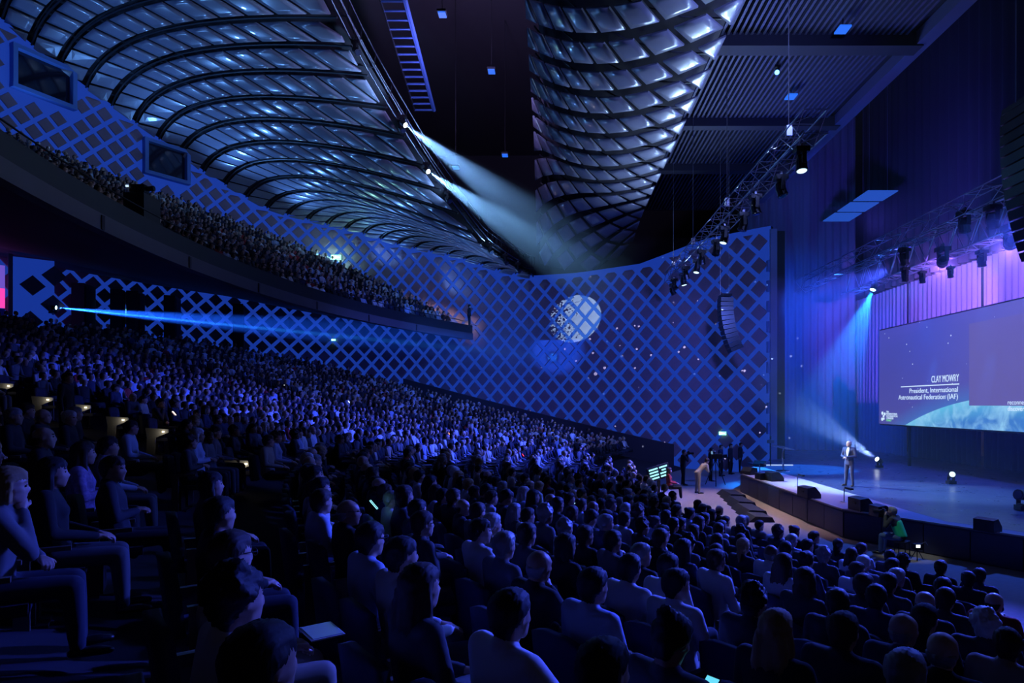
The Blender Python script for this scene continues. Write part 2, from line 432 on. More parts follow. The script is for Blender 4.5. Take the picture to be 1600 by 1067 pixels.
for i in range(NR + 1):
    for j in range(nv + 1):
        p = S_left(i, j / nv); q = S_left(i, min(1, j / nv + .02)) ; q0 = S_left(i, max(0, j / nv - .02))
        r_ = S_left(min(NR, i + .3), j / nv) - S_left(max(0, i - .3), j / nv)
        nn = (q - q0).cross(r_)
        if nn.length < 1e-6: nn = Vector((0, 0, -1))
        nn.normalize()
        if nn.dot(INN - p) < 0: nn = -nn
        mb.v.append(tuple(p - nn * 0.55))
    if i:
        for j in range(nv):
            a = (i - 1) * (nv + 1) + j; b = i * (nv + 1) + j
            mb.f.append((a, a + 1, b + 1, b)); mb.m.append(0)
mb.obj('void_backing', M_void, shell)
polys = []
for i in range(NR):
    for j in range(-2, NV + 2 + int(0.85 * NR)):
        g, h = 0.17, 0.075
        def V(ii, jj): return (jj - 0.85 * ii) / NV
        quad = [(i + g, V(i + g, j + h)), (i + 1 - g * .6, V(i + 1 - g * .6, j + h)), (i + 1 - g * .6, V(i + 1 - g * .6, j + 1 - h)), (i + g, V(i + g, j + 1 - h))]
        quad = clip_poly(quad, 1, 0.004, True)
        if len(quad) >= 3: quad = clip_poly(quad, 1, 0.992, False)
        if len(quad) >= 3:
            a = abs(sum(quad[k][0] * quad[(k + 1) % len(quad)][1] - quad[(k + 1) % len(quad)][0] * quad[k][1] for k in range(len(quad)))) / 2
            if a * NV > 0.08: polys.append(quad)
build_shell(shell, polys, S_left, INN, 0.06, M_gloss, 'small far ceiling panels')
for i in range(0, NR + 1):
    if not on_screen(S_left(i, .3), 300): continue
    m_ = MB(); pts = [S_left(i - .04, v / 14) + Vector((0, 0, .16)) for v in range(15)]
    m_.path(pts, 0.055, 5); m_.obj('rib', M_rib, shell)

# ---- hanging ceiling shell between the slot and the stage
CS = Curve([(5.6, 0, 11.75), (4.4, 0, 11.78), (3.2, 0, 12.0), (2.1, 0, 12.45), (1.1, 0, 13.1), (0.25, 0, 13.85), (-.45, 0, 14.7), (-1.05, 0, 15.6)], 10)
def S_right(s, y):
    p = CS.at(s); d = max(0.0, (y - 36.5) / 8.5); z = p.z - 2.9 * d * d * (0.25 + 0.75 * min(1, s / 2.5)) - (max(0, p.z - 12) * .8 * min(1, d))
    return Vector((p.x, y, ZC + z))
shell2 = tag(empty('ceiling_hanging', (0, 0, 0)), 'hanging ceiling shell of bright reflecting diamond panels beside the stage', kind='structure')
mb = MB(); ny = 44; ns = 24
for i in range(ny + 1):
    for j in range(ns + 1):
        y = 8 + 37.5 * i / ny; s = CS.len * j / ns; p = S_right(s, y); t = S_right(min(CS.len, s + .1), y) - S_right(max(0, s - .1), y)
        nn = Vector((t.z, 0, -t.x)).normalized()
        if nn.z > 0: nn = -nn
        mb.v.append(tuple(p - nn * .6))
    if i:
        for j in range(ns):
            a = (i - 1) * (ns + 1) + j; b = a + ns + 1; mb.f.append((a, a + 1, b + 1, b)); mb.m.append(0)
mb.obj('void_backing', M_void, shell2)
PD = 1.42; polys = []
for a in range(-12, 60):
    for b in range(-12, 60):
        # diamonds of the two diagonal families: s = (a - b) * PD / sqrt2 ..., y = (a + b) * PD / sqrt2
        k = PD / math.sqrt(2); g = 0.09; h = 0.16
        cs = [((a + g) - (b + h), (a + g) + (b + h)), ((a + 1 - g) - (b + h), (a + 1 - g) + (b + h)), ((a + 1 - g) - (b + 1 - h), (a + 1 - g) + (b + 1 - h)), ((a + g) - (b + 1 - h), (a + g) + (b + 1 - h))]
        quad = [(p * k, q * k) for p, q in cs]
        if max(p[1] for p in quad) > 45 or min(p[1] for p in quad) < 9: continue
        quad = clip_poly(quad, 0, 0.03, True)
        if len(quad) >= 3: quad = clip_poly(quad, 0, CS.len - .02, False)
        if len(quad) >= 3:
            ar = abs(sum(quad[q][0] * quad[(q + 1) % len(quad)][1] - quad[(q + 1) % len(quad)][0] * quad[q][1] for q in range(len(quad)))) / 2
            if ar > .12: polys.append(quad)
build_shell(shell2, polys, S_right, Vector((3, 22, 3)), 0.05, M_gloss, 'small far ceiling panels')
# slender struts that carry the hanging panels
for k in range(16):
    y = 12 + k * 2.0
    MB().path([S_right(s, y) + Vector((0, 0, .3)) for s in (0.1, 1.5, 3, 4.5, 6, 7.5) if s < CS.len], .035, 5).obj('strut', M_rib, shell2)

# ---- slot roof, stage ceiling, upper masking
mb = MB(); mb.box((0, 24, ZC + 24.2), (70, 76, .3)); mb.box((2, 62, ZC + 12), (70, .3, 26)); tag(mb.obj('ceiling_slot', M_void), 'black roof void above the lighting slot', kind='structure')
ZS = ZC + 14.0
stc = tag(empty('ceiling_stage', (0, 0, 0)), 'blue slatted ceiling in front of the stage', kind='structure')
M_slat = mat('ceiling_slat', (0.05, 0.05, 0.10), 0.5); M_slatback = mat('slat_backing', (0.012, 0.012, 0.03), 0.8)
MB().box((9.9, 27, ZS + .35), (8.6, 40, .2)).obj('backing', M_slatback, stc)
slat = None
for k in range(34):
    x = 6.0 + k * .225
    if slat is None:
        slat = MB().box((0, 0, 0), (.10, 38, .16)).mesh('slat', M_slat)
    o = link('slat', slat, stc); o.location = (x, 27, ZS + .08)
for y, w_ in ((24.6, .7), (31.5, .5), (37.5, .6)):
    MB().box((9.9, y, ZS - .15), (8.4, w_, .5)).obj('cross_beam', M_slatback, stc)
M_beam = mat('header_beam', (0.06, 0.07, 0.16), 0.6)
mb = MB(); mb.box((14.1, 27, ZS - .1), (.55, 40, .5)); mb.box((14.1, 27, ZS + .3), (.25, 40, .4)); tag(mb.obj('trim_1', M_beam), 'long blue header beam over the stage opening', kind='structure')

# black masking high above the stage, folded cloth
def curtain(mb_, p0, p1, z0, z1, folds, amp, n_per=6, seed=0, nz=3, mi=0):
    p0 = Vector((*p0, 0)); p1 = Vector((*p1, 0)); d = p1 - p0; L = d.length; t = d / L; n = Vector((-t.y, t.x, 0)); rn = random.Random(seed)
    cnt = folds * n_per; ph = [rn.uniform(.7, 1.3) for _ in range(folds + 1)]
    base = len(mb_.v)
    for i in range(cnt + 1):
        f = i / n_per; a = amp * ph[int(min(folds, f))] * math.sin(2 * PI * f)
        for k in range(nz + 1):
            z = z0 + (z1 - z0) * k / nz; q = p0 + t * (L * i / cnt) + n * a * (1.0 - .35 * k / nz)
            mb_.v.append((q.x, q.y, z))
    for i in range(cnt):
        for k in range(nz):
            a = base + i * (nz + 1) + k; mb_.f.append((a, a + 1, a + nz + 2, a + nz + 1)); mb_.m.append(mi)

M_blackcloth = mat('black_serge', (0.014, 0.014, 0.02), 0.95)
M_bluecloth = mat('grey_velour', (0.16, 0.16, 0.20), 0.9, noise=0.1, nscale=2)
mb = MB(); curtain(mb, (21.0, 6), (21.0, 43.1), ZC + 7.25, ZC + 24, 46, .16, seed=3)
tag(mb.obj('masking_curtain', M_blackcloth, smooth=True), 'tall black masking curtain high behind the lighting truss', 'curtain')
bands = [(44.6, 38.2), (38.0, 31.6), (31.4, 25.0), (24.8, 18.4), (18.2, 11.8)]
lab = ['furthest', 'second', 'third', 'fourth', 'nearest']
for k, (a, b) in enumerate(bands):
    mb = MB(); curtain(mb, (21.2, a), (21.2, b), 0.86, ZC + 7.2, 15, .13, seed=10 + k)
    tag(mb.obj('stage_curtain', M_bluecloth, smooth=True), f'pleated grey back curtain drop behind the screen, {["first", "second", "third", "fourth", "fifth"][k]} from the far end', 'curtain', 'pleated drops behind the screen')
mb = MB(); curtain(mb, (12.95, 43.4), (20.6, 43.4), 0.86, ZC + 20, 15, .12, seed=31)
tag(mb.obj('wing_curtain', mat('wing_velour', (0.10, 0.10, 0.14), 0.95), smooth=True), 'blue-lit side curtain closing the far wing of the stage', 'curtain')

# proscenium column at the end of the lattice wall
col = tag(empty('trim_2', (12.4, 36.3, 0)), 'pale blue-lit column edge where the lattice wall ends at the stage', kind='structure')
M_col = mat('column_plaster', (0.20, 0.24, 0.42), 0.6)
MB().box((.12, 0, (ZC + 9.9) / 2), (.36, .5, ZC + 9.9)).obj('shaft', M_col, col)
for k in range(9):
    MB().box((-.14, -.05, 2.6 + k * 1.15), (.14, .3, .62)).obj('rib', M_frame, col)
MB().box((.6, .8, (ZC + 9.9) / 2), (.6, 1.2, ZC + 9.9)).obj('return', M_black, col)

# ---- floors
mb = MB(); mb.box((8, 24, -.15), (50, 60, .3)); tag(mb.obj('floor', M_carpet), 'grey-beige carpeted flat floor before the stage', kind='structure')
mb = MB(); nr, nt = 46, 60; A0, A1 = 62, -50
for i in range(nr + 1):
    r = 28.35 + (67.5 - 28.35) * i / nr
    for j in range(nt + 1):
        x, y = polar(r, A0 + (A1 - A0) * j / nt); mb.v.append((x, y, rake(r) + .005 if i else .004))
    if i:
        for j in range(nt):
            a = (i - 1) * (nt + 1) + j; b = a + nt + 1; mb.f.append((a, a + 1, b + 1, b)); mb.m.append(0)
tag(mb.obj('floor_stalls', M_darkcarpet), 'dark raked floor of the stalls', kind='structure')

# ---- balcony
def sweep(prof, a0, a1, n, mats, mis=None):
    m_ = MB(); k = len(prof)
    for i in range(n + 1):
        dg = a0 + (a1 - a0) * i / n
        for r, z in prof:
            x, y = polar(r, dg); m_.v.append((x, y, z))
        if i:
            for j in range(k):
                a = (i - 1) * k + j; b = (i - 1) * k + (j + 1) % k; m_.f.append((a, b, b + k, a + k)); m_.m.append(mis[j] if mis else 0)
    m_.f.append(tuple(range(k))); m_.m.append(0); m_.f.append(tuple(n * k + q for q in range(k - 1, -1, -1))); m_.m.append(0)
    return m_
BZ = ZC
BF = 5.35          # floor of the balcony at its front, above the camera
def brake(r): return BZ + BF + 0.50 * max(0, r - 46.2)
bal = tag(empty('balcony', (0, 0, 0)), 'curved dark balcony overhanging the rear stalls', kind='structure')
prof = [(45.35, BZ + 4.95), (45.35, BZ + 5.35), (46.2, BZ + 5.35), (64.6, brake(64.6)), (66.4, brake(64.6)), (66.4, BZ + 8.7), (62.0, BZ + 8.3), (52, BZ + 6.2)]
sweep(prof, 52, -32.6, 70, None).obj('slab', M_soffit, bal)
sweep([(45.0, BZ + 4.88), (45.0, BZ + 5.35), (45.34, BZ + 5.35), (45.34, BZ + 4.88)], 52, -32.6, 90, None).obj('fascia', M_plaster, bal)
sweep([(45.06, BZ + 5.36), (45.06, BZ + 5.95), (45.2, BZ + 5.95), (45.2, BZ + 5.36)], 52, -32.6, 90, None).obj('parapet', M_black, bal)
for k in range(12):
    x, y = polar(45.02, 46 - k * 6.4); MB().box((x, y, BZ + 5.1), (.12, .12, .4)).obj('fascia_joint', M_soffit, bal)
m_ = MB(); m_.path([(*polar(45.12, 52 - k), BZ + 6.22) for k in range(85)], .025, 5); m_.obj('rail', M_blackmetal, bal)

# return wall with lattice panels under the balcony and the pink-lit lobby door beside it
ret = empty('wall_return', (0, 0, 0)); tag(ret, 'short lattice wall return under the balcony beside the pink-lit doorway', kind='structure')
a = unpix(20, 500, 35.2); b = unpix(85, 500, 36.4); t = Vector((b.x - a.x, b.y - a.y, 0)).normalized(); n = Vector((t.y, -t.x, 0))
if n.y > 0: n = -n
Lr = Vector((b.x - a.x, b.y - a.y, 0)).length; R = Matrix(((t.x, n.x, 0), (t.y, n.y, 0), (0, 0, 1))); c0 = Vector((a.x, a.y, 0))
zb, zt = ZC + 3.6, ZC + 8.15
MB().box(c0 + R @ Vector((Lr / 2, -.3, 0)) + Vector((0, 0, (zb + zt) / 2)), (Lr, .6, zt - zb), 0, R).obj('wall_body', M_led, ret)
M_white = mat('white_paint', (0.45, 0.40, 0.55), 0.6)
MB().box(c0 + R @ Vector((-.1, .02, 0)) + Vector((0, 0, (zb + zt) / 2 + .1)), (.2, .3, zt - zb), 0, R).obj('edge_strip', M_white, ret)
dm2 = diamond_mesh(1.15)
for u_, z_ in ((.85, 7.0), (.75, 5.0), (1.75, 6.0), (1.8, 8.0 - .35), (2.1, 4.3)):
    if u_ + .4 > Lr + .4: continue
    link('panel', dm2, ret, Matrix.Translation(c0 + R @ Vector((u_, 0, 0)) + Vector((0, 0, ZC + z_ - .35))) @ R.to_4x4())
M_pink = emis('pink_lobby_light', (1.0, 0.06, 0.45), 1.1); M_lilac = emis('lilac_lobby_light', (0.22, 0.12, 0.8), 0.7)
dl = tag(empty('door_1', (0, 0, 0)), 'open lobby doorway glowing pink and lilac under the balcony', kind='structure')
p = c0 + R @ Vector((-1.6, -1.6, 0))
MB().box(p + Vector((0, 0, ZC + 6.0)), (2.6, .1, 1.1), 0, R).obj('lit_panel', M_pink, dl)
MB().box(p + Vector((0, 0, ZC + 7.2)), (2.6, .1, 1.3), 0, R).obj('upper_panel', M_lilac, dl)
MB().box(p + R @ Vector((0, 0, 0)) + Vector((0, 0, ZC + 5.1)), (2.6, .12, .6), 0, R).obj('lower_panel', mat('lobby_wall', (.1, .08, .3), .7), dl)
# dark piers and doors in the back wall under the balcony
for k, (x0, x1) in enumerate(((92, 132), (178, 212), (232, 275), (342, 374), (160, 172))):
    s = wall_where((x0 + x1) / 2); p = WC.at(s) ; r, dgr = to_polar(p.x, p.y); x, y = polar(r - 1.0, dgr); wd = (x1 - x0) / F * y
    root = tag(empty('trim_%d' % (k + 3), (x, y, rake(r - 1)), -math.radians(dgr)), None, kind='structure')
    zz = rake(r - 1.0); h = ZC + 7.6 - zz
    M2 = Matrix.Rotation(math.radians(dgr), 3, 'Z')
    MB().box((0, 0, h / 2), (.7, wd * 1.05, h)).obj('pier', M_black, root)
    MB().box((.36, 0, h / 2), (.06, wd * .8, h * .9)).obj('pier_face', M_soffit, root)

# low dark parapet between the far stalls and the lattice wall
mb = MB(); SA, SB = wall_where(1062), wall_where(640); npp = 40
for i in range(npp + 1):
    s = SA + (SB - SA) * i / npp; p = WC.at(s); t = WC.tan(s); n = Vector((-t.y, t.x, 0))
    if n.dot(Vector((-5, 20, 0)) - p) < 0: n = -n
    a, b = p + n * .95, p + n * .75; r, _ = to_polar(a.x, a.y); zt = rake(r) + 1.42
    mb.v += [(a.x, a.y, max(0, rake(r) - .3)), (a.x, a.y, zt), (b.x, b.y, zt), (b.x, b.y, max(0, rake(r) - .3))]
    if i:
        for k in range(4): mb.f.append((4 * i - 4 + k, 4 * i - 4 + (k + 1) % 4, 4 * i + (k + 1) % 4, 4 * i + k)); mb.m.append(0)
tag(mb.obj('wall_parapet', M_soffit), 'low dark sloping parapet between the far stalls and the lattice wall', kind='structure')

# ================================================================== STAGE
stage = tag(empty('stage_platform', (0, 0, 0)), 'dark blue stage platform with carpeted apron and polished black deck', 'stage')
M_fascia = mat('stage_fascia', (0.05, 0.05, 0.11), 0.55, noise=0.15, nscale=1.2)
M_apron = mat('apron_carpet', (0.36, 0.30, 0.34), 0.9, noise=0.12, nscale=7)
def deck_material():
    m = mat('polished_deck', (0.03, 0.03, 0.06), 0.22, spec=0.7)
    nt = m.node_tree; b = nt.nodes['Principled BSDF']
    tc = nt.nodes.new('ShaderNodeTexCoord'); n = nt.nodes.new('ShaderNodeTexNoise'); n.inputs['Scale'].default_value = 1.6; n.inputs['Detail'].default_value = 8; n.inputs['Roughness'].default_value = .7
    r = nt.nodes.new('ShaderNodeMapRange'); r.inputs[3].default_value = .14; r.inputs[4].default_value = .5
    v = nt.nodes.new('ShaderNodeTexVoronoi'); v.inputs['Scale'].default_value = 2.2
    mp = nt.nodes.new('ShaderNodeMapping'); mp.inputs['Scale'].default_value = (1, .45, 1)
    cr = nt.nodes.new('ShaderNodeValToRGB'); cr.color_ramp.elements[0].position = .04; cr.color_ramp.elements[0].color = (.45, .45, .5, 1)
    cr.color_ramp.elements[1].position = .075; cr.color_ramp.elements[1].color = (.045, .045, .075, 1)
    nt.links.new(tc.outputs['Object'], n.inputs['Vector']); nt.links.new(n.outputs[0], r.inputs[0]); nt.links.new(r.outputs[0], b.inputs['Roughness'])
    nt.links.new(tc.outputs['Object'], mp.inputs['Vector']); nt.links.new(mp.outputs[0], v.inputs['Vector']); nt.links.new(v.outputs['Distance'], cr.inputs[0]); nt.links.new(cr.outputs[0], b.inputs['Base Color'])
    return m
M_deck = deck_material()
FRONT = [(16.5, 7.2), (13.4, 11.6), (11.15, 15.1), (8.68, 18.95), (8.55, 23.9), (8.55, 28.8), (10.5, 32.6), (12.2, 35.2)]
top = FRONT + [(12.9, 43.2), (22, 43.2), (22, 7.2)]
MB().prism([(x, y, 0) for x, y in top], (0, 0, 0.0), (0, 0, .82)).obj('core', M_fascia, stage)
ap = [p for p in FRONT]
MB().prism([(x, y, 0) for x, y in FRONT + [(10.45, 34.2), (10.45, 17.0), (16.9, 7.6)]], (0, 0, .82), (0, 0, .85)).obj('apron', M_apron, stage)
MB().prism([(x, y, 0) for x, y in [(10.45, 17.0), (10.45, 34.2), (12.25, 35.25), (12.9, 43.2), (22, 43.2), (22, 7.2), (16.9, 7.6)]], (0, 0, .82), (0, 0, .853)).obj('deck', M_deck, stage)
# fascia boards, each with its own joint
for (x0, y0), (x1, y1) in zip(FRONT[:-1], FRONT[1:]):
    a = Vector((x0, y0, 0)); b = Vector((x1, y1, 0)); L = (b - a).length; n = max(1, round(L / 1.22)); t = (b - a) / L
    R = Matrix(((t.x, -t.y, 0), (t.y, t.x, 0), (0, 0, 1)))
    for k in range(n):
        c = a + (b - a) * ((k + .5) / n) + R @ Vector((0, .03, 0))
        MB().box(c + Vector((0, 0, .40)), (L / n - .03, .05, .74), 0, R).obj('fascia_board', M_fascia, stage)
    MB().box((a + b) / 2 + Vector((0, 0, .845)) + R @ Vector((0, .05, 0)), (L, .06, .04), 0, R).obj('nosing', mat('nosing', (.4, .36, .34), .4, metal=.4), stage)
# cable ramp on the floor at the far corner of the stage
rm = tag(empty('cable_ramp', (0, 0, 0)), 'black cable ramp lying on the carpet before the far stage corner', 'ramp')
for k in range(7):
    y0 = 28.4 - k * 1.0; x0 = 7.75 - .12 * k
    MB().prism([(x0 - .45, y0, 0), (x0 + .45, y0, 0), (x0 + .36, y0, .17 + .05 * (k % 2)), (x0 - .20, y0, .20 + .05 * (k % 2))], (0, -.98, 0), (0, 0, 0)).obj('ramp_section', M_black, rm)

# ---- LED screen
SX = 17.7
M_bez = mat('screen_bezel', (0.01, 0.01, 0.012), 0.5)
def screen_material():
    m = bpy.data.materials.new('led_picture'); m.use_nodes = True; nt = m.node_tree; L = nt.links
    b = nt.nodes['Principled BSDF']; b.inputs['Base Color'].default_value = (.01, .01, .01, 1); b.inputs['Roughness'].default_value = .6
    tc = nt.nodes.new('ShaderNodeTexCoord'); sp = nt.nodes.new('ShaderNodeSeparateXYZ'); L.new(tc.outputs['Object'], sp.inputs[0])
    def math_(op, a, b_=None, c=None):
        n = nt.nodes.new('ShaderNodeMath'); n.operation = op
        for i, v in enumerate((a, b_, c)):
            if v is None: continue
            if isinstance(v, (int, float)): n.inputs[i].default_value = v
            else: L.new(v, n.inputs[i])
        return n.outputs[0]
    y, z = sp.outputs[1], sp.outputs[2]
    def mix(f, a, b_):
        n = nt.nodes.new('ShaderNodeMix'); n.data_type = 'RGBA'
        if isinstance(f, (int, float)): n.inputs[0].default_value = f
        else: L.new(f, n.inputs[0])
        for i, v in ((6, a), (7, b_)):
            if isinstance(v, tuple): n.inputs[i].default_value = (*v, 1)
            else: L.new(v, n.inputs[i])
        return n.outputs[2]
    # picture: purple-blue sky, small stars, a blue planet limb
    g = math_('MULTIPLY_ADD', y, -0.16, 1.0); g = math_('MINIMUM', math_('MAXIMUM', g, 0), 1)
    g2 = math_('MULTIPLY_ADD', z, .18, .5); g2 = math_('MINIMUM', math_('MAXIMUM', g2, 0), 1)
    sky = mix(g2, mix(g, (.075, .07, .30), (.105, .095, .33)), mix(g, (.055, .065, .40), (.12, .11, .40)))
    vo = nt.nodes.new('ShaderNodeTexVoronoi'); vo.inputs['Scale'].default_value = 2.6; L.new(tc.outputs['Object'], vo.inputs['Vector'])
    wn = nt.nodes.new('ShaderNodeTexNoise'); wn.inputs['Scale'].default_value = .8; L.new(tc.outputs['Object'], wn.inputs['Vector'])
    sz = math_('MULTIPLY_ADD', wn.outputs[0], .30, -.085)
    star = math_('LESS_THAN', vo.outputs['Distance'], sz)
    pic = mix(math_('MULTIPLY', star, .85), sky, (.75, .85, 1.0))
    dy = math_('SUBTRACT', y, .6); dz = math_('SUBTRACT', z, -22.27)
    d = math_('SQRT', math_('ADD', math_('MULTIPLY', dy, dy), math_('MULTIPLY', dz, dz)))
    inside = math_('LESS_THAN', d, 21.13)
    n2 = nt.nodes.new('ShaderNodeTexNoise'); n2.inputs['Scale'].default_value = 1.3; n2.inputs['Detail'].default_value = 7; n2.inputs['Distortion'].default_value = .8; L.new(tc.outputs['Object'], n2.inputs['Vector'])
    cl = nt.nodes.new('ShaderNodeMapRange'); cl.inputs[1].default_value = .4; cl.inputs[2].default_value = .68; L.new(n2.outputs[0], cl.inputs[0])
    rim = nt.nodes.new('ShaderNodeMapRange'); rim.inputs[1].default_value = 20.2; rim.inputs[2].default_value = 21.1; L.new(d, rim.inputs[0])
    planet = mix(cl.outputs[0], mix(rim.outputs[0], (.05, .20, .55), (.12, .50, .72)), (.30, .62, .85))
    halo = nt.nodes.new('ShaderNodeMapRange'); halo.inputs[1].default_value = 21.9; halo.inputs[2].default_value = 21.1; L.new(d, halo.inputs[0])
    pic = mix(math_('MULTIPLY', halo.outputs[0], .6), pic, (.05, .2, .55))
    pic = mix(inside, pic, planet)
    L.new(pic, b.inputs['Emission Color']); b.inputs['Emission Strength'].default_value = 1.0
    return m
YC = 23.9; ZM = ZC + 1.47          # the screen's middle
scr = tag(empty('led_screen', (SX, YC, ZM)), 'wide purple LED screen with planet and speaker caption over the stage', 'screen')
o = MB().box((.0, 0, 0), (.10, 21.2, 5.0)).obj('picture', screen_material(), scr)
MB().box((.12, 0, 0), (.12, 21.4, 5.16)).obj('bezel', M_bez, scr)
MB().box((.35, 0, 0), (.3, 20.6, 4.6)).obj('cabinet_frame', M_blackmetal, scr)
M_inset = emis('inset_video', (.125, .105, .33), 1.0)
MB().box((-.06, 0, ZC + 1.68 - ZM), (.03, 6.25, 3.45)).obj('video_inset', M_inset, scr)
M_text = emis('screen_text', (.62, .80, 1.0), 1.05); M_green = emis('screen_text_green', (.25, .95, .35), .8)
def text(body, right_y, z, size, m_=None, left_y=None, width=None):
    c = bpy.data.curves.new('lettering', 'FONT'); c.body = body; c.size = size; c.extrude = .004
    c.align_x = 'LEFT' if left_y is not None else 'RIGHT'; c.materials.append(m_ or M_text)
    o = bpy.data.objects.new('lettering', c); COL.objects.link(o)
    o.rotation_euler = (PI / 2, 0, -PI / 2)
    o.location = (-.075, (left_y if left_y is not None else right_y) - YC, z - ZM)
    o.parent = scr
    bpy.context.view_layer.update()
    dg = bpy.context.evaluated_depsgraph_get(); me = bpy.data.meshes.new_from_object(o.evaluated_get(dg)); wd = o.dimensions.x
    n = link('lettering', me, scr); n.rotation_euler = o.rotation_euler; n.location = o.location
    if width: n.scale.x = width / max(.01, wd)
    bpy.data.objects.remove(o); n.name = 'lettering'
    return n
text('CLAY MOWRY', 27.70, ZC + 1.02, .44, width=2.0)
text('President, International', 27.75, ZC + .56, .33, width=3.75)
text('Astronautical Federation (IAF)', 27.75, ZC + .25, .33, width=4.75)
MB().box((-.07, (32.3 + 27.7) / 2 - YC, ZC + .89 - ZM), (.02, 4.6, .045)).obj('caption_rule', M_text, scr)
for k, (s_, m_) in enumerate((('76th', M_text), ('INTERNATIONAL', M_text), ('ASTRONAUTICAL', M_text), ('CONGRESS', M_text), ('SYDNEY', M_green))):
    text(s_, 0, ZC - .42 - .115 * k, .14, m_, left_y=33.72)
for dy_, dz_, r_ in ((34.12, -.46, .09), (34.0, -.62, .07), (33.88, -.5, .08), (34.14, -.78, .09), (33.97, -.75, .06)):
    MB().tube((-.08, dy_ - YC, ZC + dz_ - ZM), (-.06, dy_ - YC, ZC + dz_ - ZM), r_, r_, 12).obj('logo_dot', M_text, scr)
text('reconnect', 0, ZC + .0, .26, left_y=24.75); text('discover th', 0, ZC - .24, .26, left_y=24.75)
for y in (15.5, 32.3):
    MB().box((.35, y - YC, (ZC - 1.03 + .85) / 2 - ZM), (.12, .12, ZC - 1.03 - .85)).obj('support_post', M_blackmetal, scr)

# ---- trusses
def truss(name, label, x, z, y0, y1, w_, h_, bay, r=.028, group=None):
    root = tag(empty(name, (x, (y0 + y1) / 2, z)), label, 'truss', group); m = (y0 + y1) / 2
    for sx in (-1, 1):
        for sz in (-1, 1): MB().tube((sx * w_ / 2, y0 - m, sz * h_ / 2), (sx * w_ / 2, y1 - m, sz * h_ / 2), r, r, 6).obj('chord', M_alu, root)
    n = int((y1 - y0) / bay)
    for k in range(n):
        a, b = y0 - m + k * bay, y0 - m + (k + 1) * bay; s = 1 if k % 2 else -1; br = MB()
        for sx in (-1, 1): br.tube((sx * w_ / 2, a, -s * h_ / 2), (sx * w_ / 2, b, s * h_ / 2), r * .6, None, 5)
        for sz in (-1, 1): br.tube((-s * w_ / 2, a, sz * h_ / 2), (s * w_ / 2, b, sz * h_ / 2), r * .6, None, 5)
        br.tube((-w_ / 2, a, -h_ / 2), (w_ / 2, a, -h_ / 2), r * .6, None, 5); br.tube((-w_ / 2, a, h_ / 2), (w_ / 2, a, h_ / 2), r * .6, None, 5)
        tag(br.obj('brace', M_alu, root), kind='stuff')
    return root
T1X, T1Z = 6.85, ZC + 7.35
truss('lighting_truss', 'aluminium box truss hanging above the front of the stage with many lamps', T1X, T1Z, 16.6, 37.5, .62, .62, .9, .022)
T2X, T2Z = 16.3, ZC + 7.75
truss('lighting_truss', 'long aluminium truss over the screen carrying purple spotlights', T2X, T2Z, 19, 42.0, .7, .75, 1.15, .024)
truss('lighting_truss', 'blue-lit second truss close behind the one over the screen', T2X + 1.3, T2Z - .55, 19, 38.0, .8, 1.3, .8, .035)
# hoist chains
M_chain = mat('hoist_chain', (.25, .25, .3), .4, metal=.8)
for k, (x, y, z, t_) in enumerate(((T1X, 18.5, T1Z, ZS), (T1X, 25, T1Z, ZS), (T1X, 31, T1Z, ZS), (T1X, 36, T1Z, ZS))):
    m_ = MB(); m_.tube((x, y, z + .31), (x, y, t_ + .02), .014, None, 5); m_.box((x, y, z + .55), (.16, .16, .3))
    tag(m_.obj('hoist_chain', M_chain), f'thin hoist chain holding the front truss, {["first", "second", "third", "fourth"][k]} from its near end', 'chain', 'hoist chains of the front truss')

# ---- lamps
M_lensoff = mat('lens_dark', (.02, .03, .06), .05, spec=1.0)
def moving_head(name, loc, aim, lens_mat, label, group, size=1.0, up=True, cat='spotlight'):
    """base, yoke, head and lens; up: hangs from above, else stands on the ground"""
    root = tag(empty(name, loc), label, cat, group); s = size; sg = 1 if up else -1
    MB().box((0, 0, sg * .36 * s), (.36 * s, .30 * s, .14 * s)).obj('base', M_blackmetal, root)
    y = MB()
    for q in (-1, 1): y.box((0, q * .20 * s, sg * .14 * s), (.12 * s, .035 * s, .36 * s))
    y.box((0, 0, sg * .28 * s), (.12 * s, .42 * s, .04 * s)); y.obj('yoke', M_blackmetal, root)
    d = (Vector(aim) - Vector(loc)).normalized()
    h = MB(); h.tube(-d * .22 * s, -d * .06 * s, .10 * s, .15 * s, 12); h.tube(-d * .06 * s, d * .16 * s, .15 * s, .15 * s, 12); h.tube(d * .16 * s, d * .21 * s, .165 * s, .165 * s, 12)
    hd = h.obj('head', M_blackmetal, root)
    l = MB(); l.tube(d * .205 * s, d * .225 * s, .14 * s, .12 * s, 14); l.obj('lens', lens_mat, hd)
    if up:
        MB().box((0, 0, .47 * s), (.07 * s, .1 * s, .14 * s)).obj('clamp', M_alu, root)
    return root
L_white = emis('lens_white', (.85, .95, 1.0), 9.0); L_cyan = emis('lens_cyan', (.45, .85, 1.0), 8.0); L_warm = emis('lens_warm', (1.0, .85, .6), 3.0); L_blue = emis('lens_blue', (.1, .35, 1.0), 6.0)
L_ring = emis('lens_ring', (.6, .85, 1.0), 1.6)
moving_head('moving_light', FOH[0], SPK, L_white, 'upper of two white beam spotlights burning at the ceiling slot', 'beam spotlights in the slot', 1.0)
moving_head('moving_light', FOH[1], SPK, L_white, 'lower of two white beam spotlights burning at the ceiling slot', 'beam spotlights in the slot', 1.0)

